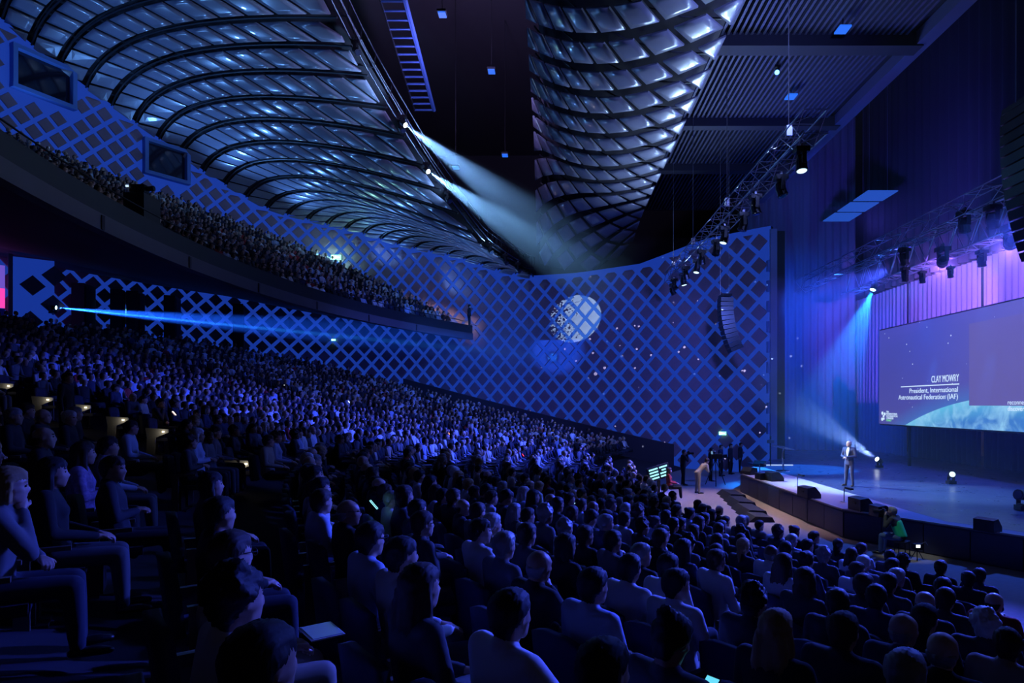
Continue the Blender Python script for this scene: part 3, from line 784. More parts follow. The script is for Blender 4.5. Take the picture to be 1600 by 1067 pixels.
# lamps under the front truss
ords = ['first', 'second', 'third', 'fourth', 'fifth', 'sixth', 'seventh', 'eighth', 'ninth', 'tenth', 'eleventh', 'twelfth', 'thirteenth', 'fourteenth']
for k, y in enumerate((17.3, 19.4, 21.2, 23.2, 25.0, 27.0, 28.8, 30.6, 32.2, 33.8, 35.3, 36.8)):
    lm = L_ring if k in (0, 4, 7, 9) else M_lensoff
    moving_head('moving_light', (T1X + (.1 if k % 2 else -.1), y, T1Z - .31 - .53), (T1X + random.uniform(-3, 6), y + random.uniform(-2, 2), 1), lm,
                f'black moving spotlight under the front truss, {ords[k]} from its near end', 'spotlights under the front truss', 1.0)

# lamps under the screen truss: pixel, depth, kind
T2 = [(1473, 408, L_warm, 1.35, 'purple-beamed spotlight in the middle of the screen truss'), (1580, 378, L_warm, 1.4, 'purple-beamed spotlight beside the black speaker stack'),
      (1366, 447, L_cyan, 1.0, 'bright cyan spotlight throwing a wide beam left of the screen'), (1414, 432, M_lensoff, .95, 'unlit small spotlight between the cyan and purple ones'),
      (1441, 436, L_ring, .8, 'small spotlight with thin blue beam left of the purple one'), (1485, 428, M_lensoff, .7, 'small dark lamp just right of the purple-beamed spotlight'),
      (1534, 408, L_ring, .95, 'small spotlight with thin blue beam right of the purple one'), (1413, 405, M_lensoff, 1.2, 'black spotlight high on the truss above the unlit small one'),
      (1507, 352, M_lensoff, 1.3, 'black spotlight on top of the screen truss past its middle'), (1551, 345, M_lensoff, 1.3, 'black spotlight on the screen truss near the speaker stack')]
T2POS = []
for px, py, lm, sz, lb in T2:
    Y = T2X / ((px - 862) / F); p = unpix(px, py, Y); T2POS.append(p)
    if px == 1366: aim = unpix(1290, 640, Y - 1)
    elif lm is L_warm: aim = Vector((21.2, 35.5 if px < 1500 else 30.5, ZC + 5.0))
    else: aim = p + Vector((1.2, 1.5, -4))
    moving_head('moving_light', p, aim, lm, lb, 'spotlights on the screen truss', sz)
FLOORL = [(1374, 711, 'stage floor spotlight throwing its beam up past the speaker'), (1486, 731, 'stage floor spotlight standing under the screen')]
FLP = []
for px, py, lb in FLOORL:
    Y = (3.1 - .62) / ((py - 632) / F); p = unpix(px, py, Y); p.z = .853 + .345; FLP.append(p)
    moving_head('floor_light', p, unpix(1250, 640, p.y - 1.5) if px < 1400 else p + Vector((-.6, -2, .5)), L_white if px < 1400 else L_ring, lb, 'floor spotlights on the stage', .8, up=False)
p = unpix(1599, 770, (3.1 - .5) / .138); p.z = .853 + .43
moving_head('floor_light', p, p + Vector((-3, -1, .3)), M_lensoff, 'dark round stage lamp at the edge of the polished deck', 'floor spotlights on the stage', 1.0, up=False)

# luminous panels and small lamps high over the stage
M_panel = emis('soft_panel', (.02, .10, .62), .75); M_panel2 = emis('soft_panel_bright', (.02, .16, .95), 1.0)
for k, y in enumerate((36.8, 38.9, 41.0)):
    o = MB().box((0, 0, 0), (1.7, 1.75, .06)).obj('ceiling_light', M_panel); o.location = (18.6 - .35 * k * 0, y, ZC + 12.0)
    tag(o, f'flat blue ceiling light panel high over the screen, {["lowest", "middle one", "topmost"][2 - k]} of three', 'ceiling light', 'three flat blue light panels')
    for q in (-1, 1):
        MB().tube((q * .7, 0, .03), (q * .7, 0, 9), .012, None, 4).obj('suspension_wire', M_chain, o)
for k, (px, py, Y) in enumerate(((1317, 46, 23.2), (1236, 151, 28.5))):
    p = unpix(px, py, Y); o = MB().box((0, 0, 0), (.42, .5, .06)).obj('ceiling_light', M_panel2); o.location = p
    MB().tube((0, 0, .03), (0, 0, ZS - p.z), .02, None, 5).obj('stem', M_blackmetal, o)
    tag(o, ['small flat blue light under the slatted stage ceiling, nearer of two', 'small flat blue light under the slatted stage ceiling, farther of two'][k], 'ceiling light', 'small lights under the slatted ceiling')
p = unpix(1214, 114, 26.5); o = moving_head('moving_light', p, p + Vector((-1, -3, -1)), L_blue, 'single piercing blue lamp under the slatted stage ceiling', None, .7)
MB().tube((0, 0, .3), (0, 0, ZS - p.z), .02, None, 5).obj('drop_pole', M_blackmetal, o)
for k, (px, py, Y) in enumerate(((691, 23, 30), (768, 112, 33), (789, 243, 40), (712, 262, 36))):
    p = unpix(px, py, Y); o = tag(empty('work_light', p), f'tiny blue work light in the black ceiling slot, {["highest", "second highest", "third", "lowest"][k]} of four', 'lamp', 'tiny work lights in the slot')
    MB().box((0, 0, 0), (.35, .45, .05)).obj('lens', M_panel2, o); MB().box((0, 0, .08), (.42, .52, .1)).obj('housing', M_blackmetal, o)
    MB().tube((0, 0, .12), (0, 0, ZC + 24 - p.z), .015, None, 4).obj('drop_rod', M_blackmetal, o)

# ---- lighting bridge along the slot: a ladder truss, catwalk and lamps
sb = tag(empty('lighting_bridge', (0, 0, 0)), 'dark lighting bridge with glinting rails following the ceiling slot', 'bridge')
M_glint = mat('dark_steel', (.10, .11, .16), .25, metal=.9)
ed = [S_left(i, 1.0) for i in np.linspace(1, NR, 40)]
for off, dz, r_ in ((.0, .45, .05), (.1, 1.2, .04), (.42, .45, .045), (.5, 1.2, .04)):
    MB().path([q + Vector((off, 0, dz)) for q in ed], r_, 6).obj('rail', M_glint, sb)
for k, q in enumerate(ed):
    MB().tube(q + Vector((0, 0, .45)), q + Vector((.42, 0, .45)), .03, None, 5).obj('rung', M_glint, sb)
    MB().tube(q + Vector((0, 0, .45)), q + Vector((.1, 0, 1.2)), .025, None, 5).obj('rung', M_glint, sb)
    MB().tube(q + Vector((.42, 0, .45)), q + Vector((.5, 0, 1.2)), .025, None, 5).obj('rung', M_glint, sb)
for k, i in enumerate((6, 10, 14, 18, 21, 24, 27, 30)):
    q = S_left(NR * i / 40.0 + 1, 1.0) + Vector((.25, 0, -.12))
    if (q - FOH[0]).length < 1 or (q - FOH[1]).length < 1: continue
    moving_head('moving_light', q, q + Vector((5, -4, -6)), M_lensoff, f'unlit black spotlight on the slot lighting bridge, {ords[k]} from its far end', 'unlit spotlights on the bridge', 1.1)
# ladder-like hanging bridge whose blue light is put into the rungs as colour and glow
lad = tag(empty('ladder_bridge', (0, 0, 0)), 'hanging ladder frame with blue-lit rungs inside the ceiling slot', 'truss')
a0, a1 = unpix(585, -30, 28), unpix(648, 172, 37); b0, b1 = unpix(625, -30, 28), unpix(678, 172, 37)
M_lad = mat('rung_blue_glow', (.03, .06, .20), .4, emit=(.01, .08, .6), estr=.06)
MB().tube(a0, a1, .05, None, 6).obj('stile', M_glint, lad); MB().tube(b0, b1, .12, None, 6).obj('stile', M_lad, lad)
for k in range(17):
    t = k / 16; MB().tube(a0.lerp(a1, t), b0.lerp(b1, t), .055, None, 5).obj('rung', M_lad, lad)

# ---- line arrays
def line_array(label, top, n, h, w_, d_, yaw, curve):
    root = tag(empty('line_array', top, yaw), label, 'loudspeaker', 'hanging speaker arrays'); z, x, ang = 0.0, 0.0, -0.05
    MB().box((0, 0, .12), (d_ * .8, w_ * .9, .12)).obj('flying_frame', M_blackmetal, root)
    for k in range(n):
        R = Matrix.Rotation(ang, 3, 'Y'); c = Vector((x, 0, z)) + R @ Vector((0, 0, -h / 2))
        m_ = MB(); m_.prism([R @ Vector(q) + c for q in ((-d_ / 2, -w_ / 2, -h * .47), (-d_ / 2, w_ / 2, -h * .47), (d_ / 2, w_ / 2 * .8, -h * .40), (d_ / 2, -w_ / 2 * .8, -h * .40))], (0, 0, 0), R @ Vector((0, 0, h * .88)))
        m_.obj('speaker_cabinet', M_blackmetal, root)
        e = Vector((x, 0, z)) + R @ Vector((0, 0, -h)); x, z = e.x, e.z; ang += curve
    for q in (-.2, .25):
        MB().tube((q, 0, .15), (q, 0, ZS - top[2] if top[2] < ZS else 2), .012, None, 5).obj('chain', M_chain, root)
    return root
p = unpix(1133, 466, 33.5); line_array('curved black line array speaker hanging before the lattice wall', p, 12, .235, 1.0, .62, PI, .045)
p = unpix(1605, 170, 14.5); line_array('black line array speaker stack cut by the picture edge', p, 14, .24, 1.1, .6, PI, .03)

# ---- stage things
def wedge(px, py, w_, h_, d_, yaw, label, z=.85):
    w_, h_, d_ = w_ * .76, h_ * .76, d_ * .76
    Y = (ZC - z) / ((py - 632) / F); p = unpix(px, py, Y); root = tag(empty('monitor_speaker', (p.x, p.y, z), yaw), label, 'loudspeaker', 'floor monitor speakers on the apron')
    poly = [(-d_ / 2, -w_ / 2, 0), (d_ / 2, -w_ / 2, 0), (d_ / 2, -w_ / 2, h_ * .35), (d_ * .05, -w_ / 2, h_), (-d_ / 2, -w_ / 2, h_ * .9)]
    cb_ = MB().prism(poly, (0, 0, 0), (0, w_, 0)).obj('cabinet', M_blackmetal, root)
    n = Vector((h_ * .65, 0, d_ * .45)).normalized(); c = Vector((d_ * .28, 0, h_ * .67)) + n * .012; t = Vector((-n.z, 0, n.x))
    R = Matrix(((t.x, 0, n.x), (t.y, 1, n.y), (t.z, 0, n.z)))
    MB().box(c, (d_ * .5, w_ * .9, .02), 0, R).obj('grille', M_black, cb_)
    MB().box((-d_ / 2 - .01, 0, h_ * .55), (.02, w_ * .25, .04)).obj('handle', M_black, cb_)
WED = [(1170, 741, .75, .42, .6, -2.6, 'black wedge monitor at the far corner of the apron'), (1187, 729, .7, .4, .5, -2.2, 'black wedge monitor farthest from the camera behind the corner one'),
       (1190, 749, .6, .38, .5, 0.15, 'smaller of two wedge monitors side by side on the apron'), (1210, 751, .75, .5, .7, 0.15, 'larger of two wedge monitors side by side on the apron'),
       (1264, 777, .8, .5, .65, 0.2, 'black wedge monitor alone on the apron in front of the speaker'), (1346, 797, .85, .52, .6, .1, 'black boxy monitor near the crouching photographer, nearer the deck'),
       (1376, 806, .6, .42, .55, .1, 'black boxy monitor right above the crouching photographer'), (1543, 829, .62, .42, .5, .5, 'black boxy monitor alone on the near stage edge')]
for a in WED: wedge(*a)
M_stand = mat('stand_metal', (.2, .2, .25), .3, metal=.8)
for k, (px, py) in enumerate(((1187, 741), (1246, 760), (1319, 784))):
    Y = 3.1 / ((py - 632) / F); p = unpix(px, py, Y)
    root = tag(empty('footlight_stand', (p.x, p.y, .85)), f'small T-shaped footlight stand on the apron, {["farthest", "middle", "nearest"][k]} of three', 'stand', 'T-shaped stands on the apron')
    MB().tube((0, 0, 0), (0, 0, .02), .12, .10, 10).obj('base', M_stand, root); MB().tube((0, 0, .02), (0, 0, .42), .016, None, 6).obj('stem', M_stand, root)
    MB().box((.1, -.12, .44), (.1, .42, .06)).obj('head', M_blackmetal, root)
# lectern: slim curved stem, glass-like reading top
p = unpix(1223, 736, 3.1 / .104); lec = tag(empty('lectern', (p.x, p.y, .853), .2), 'slim metal lectern with slanted top on the far side of the stage', 'lectern')
MB().tube((0, 0, 0), (0, 0, .03), .32, .30, 16).obj('base', M_chrome, lec)
MB().path([(0.05, 0, .03), (.02, 0, .3), (-.01, .01, .6), (.02, .03, .85), (.08, .05, 1.05)], .04, 8).obj('stem', M_chrome, lec)
R = Matrix.Rotation(.28, 3, 'Y'); MB().box((.02, .05, 1.10), (.62, 1.05, .03), 0, R).obj('top', mat('lectern_top', (.5, .55, .7), .2, metal=.5), lec)
MB().path([(.1, .2, 1.1), (.12, .2, 1.3), (-.02, .2, 1.42)], .012, 5).obj('microphone', M_blackmetal, lec)
# small camera on a stand at the stage corner
p = unpix(1204, 727, 3.1 / .0955); ck = tag(empty('robot_camera', (p.x, p.y, .853)), 'small stage camera on a thin pole beside the column', 'camera')
MB().tube((0, 0, 0), (0, 0, 1.15), .025, None, 6).obj('pole', M_blackmetal, ck); MB().box((0, 0, 1.22), (.3, .2, .16)).obj('body', M_stand, ck)
MB().tube((0, -.02, 1.32), (.02, -.02, 1.5), .05, .03, 8).obj('antenna', M_stand, ck)
# white light strip on the deck by the lectern
p0 = unpix(1196, 727, 3.1 / .095); o = MB().box((0, 0, .015), (1.6, .08, .03)).obj('light_strip', emis('strip_white', (.5, .65, 1.0), 1.2)); o.location = (p0.x + .6, p0.y, .854)
tag(o, 'thin pale light strip lying on the deck behind the lectern', 'light')

# caption monitor at the far end of the front row
mon = tag(empty('caption_monitor', (0, 0, 0)), 'low screen of cyan text lines facing the front rows', 'monitor')
p = unpix(1029, 738, 27.5); R = Matrix.Rotation(.35, 3, 'Z') @ Matrix.Rotation(-.24, 3, 'Y')
MB().box(p, (1.05, .1, .62), 0, R).obj('housing', M_black, mon)
for k in range(4):
    for q, (u_, w_) in enumerate(((-.25, .42), (.24, .38))):
        if k == 1 and q: w_ = .2
        MB().box(p + R @ Vector((u_, -.055, .2 - .13 * k)), (w_, .02, .06), 0, R).obj('text_line', emis('monitor_cyan', (.35, .95, 1.0), 1.6), mon)
MB().box((p.x, p.y, (p.z - .31) / 2), (.12, .12, p.z - .31)).obj('stand', M_black, mon)

# exit signs
M_exit = emis('exit_green', (.25, 1.0, .65), 2.2); M_exitw = emis('exit_white', (.8, 1.0, .95), 3.0)
def exit_sign(loc, n, label, s=1.0):
    root = tag(empty('exit_sign', loc), label, 'sign', 'green exit signs'); t = Vector((-n.y, n.x, 0)).normalized(); R = Matrix(((t.x, n.x, 0), (t.y, n.y, 0), (0, 0, 1)))
    bx_ = MB().box((0, 0, 0), (.7 * s, .1, .34 * s), 0, R).obj('box', M_exit, root)
    # running figure in a doorway and an arrow
    f = MB(); f.box(R @ Vector((-.2 * s, .055, 0)), (.14 * s, .02, .26 * s), 0, R); f.obj('doorway', M_exitw, bx_)
    a_ = MB(); a_.box(R @ Vector((.16 * s, .055, 0)), (.22 * s, .02, .06 * s), 0, R); a_.obj('arrow', M_exitw, bx_)
    g = MB(); g.tube(R @ Vector((-.02 * s, .05, .09 * s)), R @ Vector((-.02 * s, .07, .09 * s)), .03 * s, None, 8); g.obj('figure_head', M_exitw, bx_)
    MB().box(R @ Vector((-.02 * s, .06, -.02 * s)), (.05 * s, .02, .14 * s), 0, R @ Matrix.Rotation(.4, 3, 'Y')).obj('figure_body', M_exitw, bx_)
for px, py, off, lb, sz in ((525, 402, 0, 'bright green exit sign on the wall above the balcony steps', 1.15), (1129, 677, 0, 'small green exit sign low on the lattice wall near the stage', .6),
                        (205, 487, 0, 'small green exit sign under the balcony near the lobby', .9), (521, 531, 0, 'tiny green exit light on the wall under the balcony', .45)):
    s = wall_where(px); p = WC.at(s); t = WC.tan(s); n = Vector((-t.y, t.x, 0))
    if n.dot(Vector((-5, 20, 0)) - p) < 0: n = -n
    q = p + n * .2; q = unpix(px, py, q.y); q = Vector((q.x, q.y, q.z)); exit_sign(q, n, lb, sz)
l = bpy.data.lights.new('exit_glow', 'POINT'); l.energy = 160; l.color = (.4, 1, .9); l.shadow_soft_size = .2
s = wall_where(525); p = WC.at(s); t = WC.tan(s); n = Vector((-t.y, t.x, 0)); n = n if n.dot(Vector((-5, 20, 0)) - p) > 0 else -n
lo = bpy.data.objects.new('exit_glow', l); COL.objects.link(lo); q = unpix(525, 404, p.y); lo.location = q + n * 1.0 + Vector((0, 0, -.1))

# ================================================================== PEOPLE
def ico(sub=2):
    bm = bmesh.new(); bmesh.ops.create_icosphere(bm, subdivisions=sub, radius=1.0); v = [x.co.copy() for x in bm.verts]; bm.free(); return v
ICO = ico(2)
def hull_into(bm, balls):
    """balls: (centre, radius or (rx, ry, rz)); adds their convex hull"""
    nb = bmesh.new()
    for c, r in balls:
        r = (r, r, r) if isinstance(r, (int, float)) else r
        for v in ICO: nb.verts.new((c[0] + v.x * r[0], c[1] + v.y * r[1], c[2] + v.z * r[2]))
    res = bmesh.ops.convex_hull(nb, input=nb.verts)
    dead = [g for g in res['geom_interior'] if isinstance(g, bmesh.types.BMVert)]
    bmesh.ops.delete(nb, geom=list(set(dead)), context='VERTS')
    me = bpy.data.meshes.new('tmp'); nb.to_mesh(me); nb.free(); bm.from_mesh(me); bpy.data.meshes.remove(me)

def blob(name, prims, voxel, smooth=4):
    bm = bmesh.new()
    for b in prims: hull_into(bm, b)
    me = bpy.data.meshes.new(name); bm.to_mesh(me); bm.free()
    o = bpy.data.objects.new(name, me); COL.objects.link(o)
    m = o.modifiers.new('r', 'REMESH'); m.mode = 'VOXEL'; m.voxel_size = voxel; m.use_smooth_shade = True
    if smooth:
        s = o.modifiers.new('s', 'SMOOTH'); s.factor = .5; s.iterations = smooth
    dg = bpy.context.evaluated_depsgraph_get(); dg.update()
    out = bpy.data.meshes.new_from_object(o.evaluated_get(dg)); out.name = name
    bpy.data.objects.remove(o); bpy.data.meshes.remove(me)
    out.materials.clear()
    return out

def join_mesh(a, b):
    bm = bmesh.new(); bm.from_mesh(a); bm.from_mesh(b); bm.to_mesh(a); bm.free(); a.polygons.foreach_set('use_smooth', [True] * len(a.polygons)); return a

def V3(*a): return Vector(a)

def hand_prims(wrist, fwd, up, side, curl=.5, s=1.0):
    """palm, four unequal bent fingers and a thumb from the palm's side"""
    f = Vector(fwd).normalized(); u = (Vector(up) - f * Vector(up).dot(f)).normalized(); l = f.cross(u) * side; w_ = Vector(wrist); P = []
    pc = w_ + f * .045 * s
    P.append([(w_, .024 * s), (pc + l * .022 * s + f * .03 * s, .016 * s), (pc - l * .026 * s + f * .03 * s, .015 * s)])
    for k, (off, ln) in enumerate(((.030, .072), (.010, .082), (-.010, .076), (-.029, .060))):
        a = pc + l * off * s + f * .035 * s; d1 = (f * math.cos(curl * .6) - u * math.sin(curl * .6)); b = a + d1 * ln * .45 * s
        d2 = (f * math.cos(curl * 1.7) - u * math.sin(curl * 1.7)); c = b + d2 * ln * .33 * s
        d3 = (f * math.cos(curl * 2.5) - u * math.sin(curl * 2.5)); e = c + d3 * ln * .25 * s
        P += [[(a, .0095 * s), (b, .009 * s)], [(b, .009 * s), (c, .0082 * s)], [(c, .0082 * s), (e, .007 * s)]]
    a = pc + l * .022 * s - f * .012 * s; b = a + (l * .7 + f * .6 - u * .3).normalized() * .036 * s; c = b + (f * .9 + l * .15 - u * .3).normalized() * .03 * s
    P += [[(a, .013 * s), (b, .0105 * s)], [(b, .0105 * s), (c, .0085 * s)]]
    return P

def head_prims(H, R, female=False):
    def at(x, y, z): return Vector(H) + R @ V3(x, y, z)
    P = [[(at(-.012, 0, .035), .088), (at(-.028, 0, .03), .084), (at(.02, 0, .03), .076)],
         [(at(.02, 0, .03), .07), (at(.052, 0, -.045), .048), (at(.07, 0, -.098), .021 if female else .025), (at(.02, .045, -.06), .022), (at(.02, -.045, -.06), .022)],
         [(at(.078, .028, .036), .017), (at(.078, -.028, .036), .017)],
         [(at(.090, 0, .018), .008), (at(.111, 0, -.022), .0115)], [(at(.098, .013, -.027), .009), (at(.098, -.013, -.027), .009)],
         [(at(.086, .020, -.060), .008), (at(.095, 0, -.057), .009), (at(.086, -.020, -.060), .008)],
         [(at(.090, .0, -.070), .010), (at(.084, .016, -.070), .007), (at(.084, -.016, -.070), .007)],
         [(at(.062, .045, -.012), .02), (at(.03, .06, -.02), .018)], [(at(.062, -.045, -.012), .02), (at(.03, -.06, -.02), .018)]]
    for q in (-1, 1):
        P.append([(at(-.004, q * .078, .014), (.016, .008, .018)), (at(-.01, q * .080, -.02), (.012, .007, .014))])
    return P

def hair_prims(H, R, style):
    def at(x, y, z): return Vector(H) + R @ V3(x, y, z)
    top = [(at(-.022, 0, .045), .096), (at(-.040, 0, .03), .09), (at(.022, 0, .062), .074)]
    P = []
    if style in ('short', 'curly', 'long', 'bob', 'bun', 'ponytail'):
        P.append(top); P.append([(at(-.070, 0, -.01), .048), (at(-.056, .030, -.075), .026), (at(-.056, -.030, -.075), .026)]); P.append([(at(-.075, 0, -.005), .05), (at(-.062, .04, -.035), .032), (at(-.062, -.04, -.035), .032)])
        for q in (-1, 1): P.append([(at(-.012, q * .072, .035), .022), (at(-.035, q * .070, .0), .026)])
        P.append([(at(.058, .03, .085), .026), (at(.058, -.03, .085), .026), (at(.03, 0, .105), .03)])
    if style == 'curly':
        rn = random.Random(5)
        for _ in range(46):
            a = rn.uniform(0, 2 * PI); b = rn.uniform(-.1, 1.4)
            d = V3(-math.cos(a) * math.cos(b) if math.cos(a) > 0 else -math.cos(a) * math.cos(b) * .45, math.sin(a) * math.cos(b), math.sin(b))
            P.append([(at(-.02 + d.x * .105, d.y * .095, .04 + d.z * .105), .028)])
    if style == 'long':
        for q in (-1, 0, 1):
            P.append([(at(-.07, q * .05, -.02), .05), (at(-.085, q * .07, -.16), .045), (at(-.075, q * .075, -.30), .03)])
        for q in (-1, 1): P.append([(at(-.01, q * .078, .03), .026), (at(-.015, q * .088, -.10), .026), (at(.0, q * .095, -.24), .022)])
    if style == 'bob':
        P.append([(at(-.06, .05, -.04), .04), (at(-.06, -.05, -.04), .04), (at(-.055, .06, -.11), .03), (at(-.055, -.06, -.11), .03)])
        for q in (-1, 1): P.append([(at(-.005, q * .08, .02), .024), (at(.0, q * .085, -.09), .024)])
    if style == 'bun':
        P.append([(at(-.10, 0, .10), .048), (at(-.075, 0, .085), .04)])
    if style == 'ponytail':
        P.append([(at(-.11, 0, .03), .034), (at(-.15, 0, -.06), .032), (at(-.13, 0, -.20), .018)])
    if style == 'bald':     # a short fringe round the back of the head
        for q in (-1, 1):
            P.append([(at(-.02, q * .074, .005), .013), (at(-.06, q * .058, -.005), .022), (at(-.05, q * .045, -.055), .022)]); P.append([(at(-.06, q * .056, -.005), .023), (at(-.092, 0, -.01), .025), (at(-.06, q * .02, -.06), .024)])
    return P

POSES = {}
def make_pose(key, head_yaw=0.0, head_pitch=0.0, lean=0.0, arms='lap', female=False, stand=False, detail=.014, knee_spread=.11, bow=0.0):
    """meshes of one posed figure: body, top, trousers, shoes; +X is forward, z 0 is the floor"""
    b = .93 if female else 1.0
    if not stand:
        hip = V3(0, 0, .53); up = V3(math.sin(lean), 0, math.cos(lean))
        chest = hip + up * .36; neck = hip + up * .52; H = neck + V3(.04, 0, .130)
    else:
        hip = V3(0, 0, .94); up = V3(math.sin(lean + bow), 0, math.cos(lean + bow))
        chest = hip + up * .36; neck = hip + up * .53; H = neck + V3(.04 + .05 * math.sin(bow), 0, .138)
    Rh = Matrix.Rotation(head_yaw, 3, 'Z') @ Matrix.Rotation(head_pitch, 3, 'Y')
    sh = {q: chest + up * .115 + V3(0, q * .192 * b, 0) for q in (-1, 1)}
    legs = {}
    if not stand:
        for q in (-1, 1): legs[q] = (hip + V3(.02, q * .095, -.03), V3(.44, q * knee_spread, .50), V3(.47, q * knee_spread, .09), V3(.64, q * (knee_spread + .03), .045))
    else:
        for q in (-1, 1): legs[q] = (hip + V3(0, q * .09, -.03), V3(.02 + .02 * q, q * .12, .49), V3(0.0, q * .14, .09), V3(.17, q * .18, .045))
    A = {}
    for q in (-1, 1):
        s0 = sh[q]
        if arms == 'lap': el = s0 + V3(.05, q * .075, -.27); wr = V3(hip.x + .30, q * .07, hip.z + .13)
        elif arms == 'crossed': el = s0 + V3(.06, q * .07, -.26); wr = el + V3(.17, -q * .20, .03)
        elif arms == 'chin': el, wr = (s0 + V3(.17, q * .03, -.24), H + V3(.07, q * .03, -.155)) if q < 0 else (s0 + V3(.08, q * .06, -.26), V3(hip.x + .27, -q * .02, hip.z + .16))
        elif arms == 'phone': el = s0 + V3(.02, q * .08, -.27); wr = V3(hip.x + .23, q * .05, hip.z + .27)
        elif arms == 'reach': el, wr = (s0 + V3(.14, q * .12, -.22), s0 + V3(.36, q * .12, -.30)) if q < 0 else (s0 + V3(.05, q * .075, -.27), V3(hip.x + .30, q * .07, hip.z + .13))
        elif arms == 'clasp': el = s0 + V3(.03, q * .08, -.27); wr = hip + V3(.27, q * .035, .17)
        elif arms == 'camera': el = s0 + V3(.12, q * .10, -.20); wr = H + V3(.15, q * .06, -.10)
        elif arms == 'down': el = s0 + V3(.0, q * .07, -.29); wr = el + V3(.05, q * .0, -.25)
        A[q] = (s0, el, wr)
    torso = [[(hip, (.125, .165 * b, .10)), (hip + up * .17, (.108, .140 * b, .08))], [(hip + up * .17, (.108, .14 * b, .08)), (chest, (.118, .165 * b, .10)), (sh[-1] - V3(0, -.03, .01), .062 * b), (sh[1] - V3(0, .03, .01), .062 * b)],
             [(chest + up * .09, (.07, .10, .05)), (neck, .066 * b)], [(neck - up * .03, .066 * b), (H + Rh @ V3(-.018, 0, -.05), .058 * b)]]
    if female: torso.append([(chest + V3(.075, .06, -.02), .055), (chest + V3(.075, -.06, -.02), .055)])
    def arms_p(g):
        P = []
        for q in (-1, 1):
            s0, el, wr = A[q]; P += [[(s0, .058 * b + g), (el, .042 * b + g)], [(el, .042 * b + g), (wr, .027 * b + g)]]
        return P
    def legs_p(g):
        P = []
        for q in (-1, 1):
            h, k, a, t = legs[q]; P += [[(h, .088 + g), (k, .06 + g)], [(k, .058 + g), (k + (a - k) * .35, .054 + g), (a, .038 + g)]]
        return P
    feet = []
    for q in (-1, 1):
        h, k, a, t = legs[q]; feet.append([(a + V3(-.03, 0, -.05), .036), (V3(*((a + (t - a) * .6).xy), .045), (.05, .045, .035)), (V3(t.x, t.y, .035), (.04, .038, .026))])
    body = blob('body', torso + arms_p(0) + legs_p(0) + head_prims(H, Rh, female), detail, 2)
    hp = []
    for q in (-1, 1):
        s0, el, wr = A[q]; f = (wr - el).normalized()
        if arms in ('clasp',): f = (V3(.05, -q * .09, -.02)).normalized()
        hp_ = hand_prims(wr - f * .005, f, V3(0, 0, 1) if arms not in ('camera', 'phone') else V3(.2, q * .8, .4), -q, .95 if arms in ('chin', 'phone', 'camera') else .55)
        body = join_mesh(body, blob('hand', hp_, .0055, 2))
    def inflate(P, g):
        return [[(c, tuple(x + g for x in r) if isinstance(r, tuple) else r + g) for c, r in bl] for bl in P]
    top_t = inflate(torso[:2], .016) + inflate([torso[2]], .008) + ([inflate([torso[4]], .012)[0]] if female else [])
    sl = []
    for q in (-1, 1):
        s0, el, wr = A[q]; w2 = el + (wr - el) * .93; sl += [[(s0, .058 * b + .014), (el, .042 * b + .014)], [(el, .042 * b + .014), (w2, .030 * b + .010)]]
    collar = [[(neck + V3(-.035, 0, .03), .03), (neck + V3(-.02, .04, .025), .022), (neck + V3(-.02, -.04, .025), .022)]]
    top = blob('shirt', top_t + sl + collar, .016, 3)
    tr = blob('trousers', inflate([[torso[0][0], (hip + up * .09, (.115, .15 * b, .05))]], .013) + legs_p(.014), .018, 3)
    shoe = blob('shoes', feet, .014, 2)
    POSES[key] = dict(body=body, top=top, trousers=tr, shoes=shoe, H=H, R=Rh, A=A, up=up, neck=neck, chest=chest, hip=hip, female=female, hair={}, eye=eye_faces(body, H, Rh))
    return POSES[key]

def eye_faces(me, H, R):
    """face material indices: 0 skin, 1 eye, 2 brow"""
    cen = np.empty(len(me.polygons) * 3); me.polygons.foreach_get('center', cen); cen = cen.reshape(-1, 3); Ri = np.array(R.transposed()); loc = (cen - np.array(H)) @ Ri.T
    mi = np.zeros(len(me.polygons), int)
    for q in (-1, 1):
        d = np.abs(loc - np.array([.085, q * .033, .012])); mi[(d[:, 0] < .025) & (d[:, 1] < .010) & (d[:, 2] < .0055)] = 1
        d = np.abs(loc - np.array([.092, q * .034, .038])); mi[(d[:, 0] < .02) & (d[:, 1] < .022) & (d[:, 2] < .006)] = 2
    me.polygons.foreach_set('material_index', mi.tolist()); return mi

def hair_mesh(key, style):
    P = POSES[key]
    if style not in P['hair']:
        me = blob('hair', hair_prims(P['H'], P['R'], style), .013, 2)
        co = np.empty(len(me.vertices) * 3); me.vertices.foreach_get('co', co); co = co.reshape(-1, 3)
        nz = np.sin(co[:, 1] * 260 + np.sin(co[:, 2] * 30) * 2) * np.sin(co[:, 0] * 190) * (.006 if style != 'curly' else .010)
        no = np.empty(len(me.vertices) * 3); me.vertices.foreach_get('normal', no); co += no.reshape(-1, 3) * nz[:, None]
        me.vertices.foreach_set('co', co.ravel()); me.update(); me.materials.append(None); P['hair'][style] = me
    return P['hair'][style]

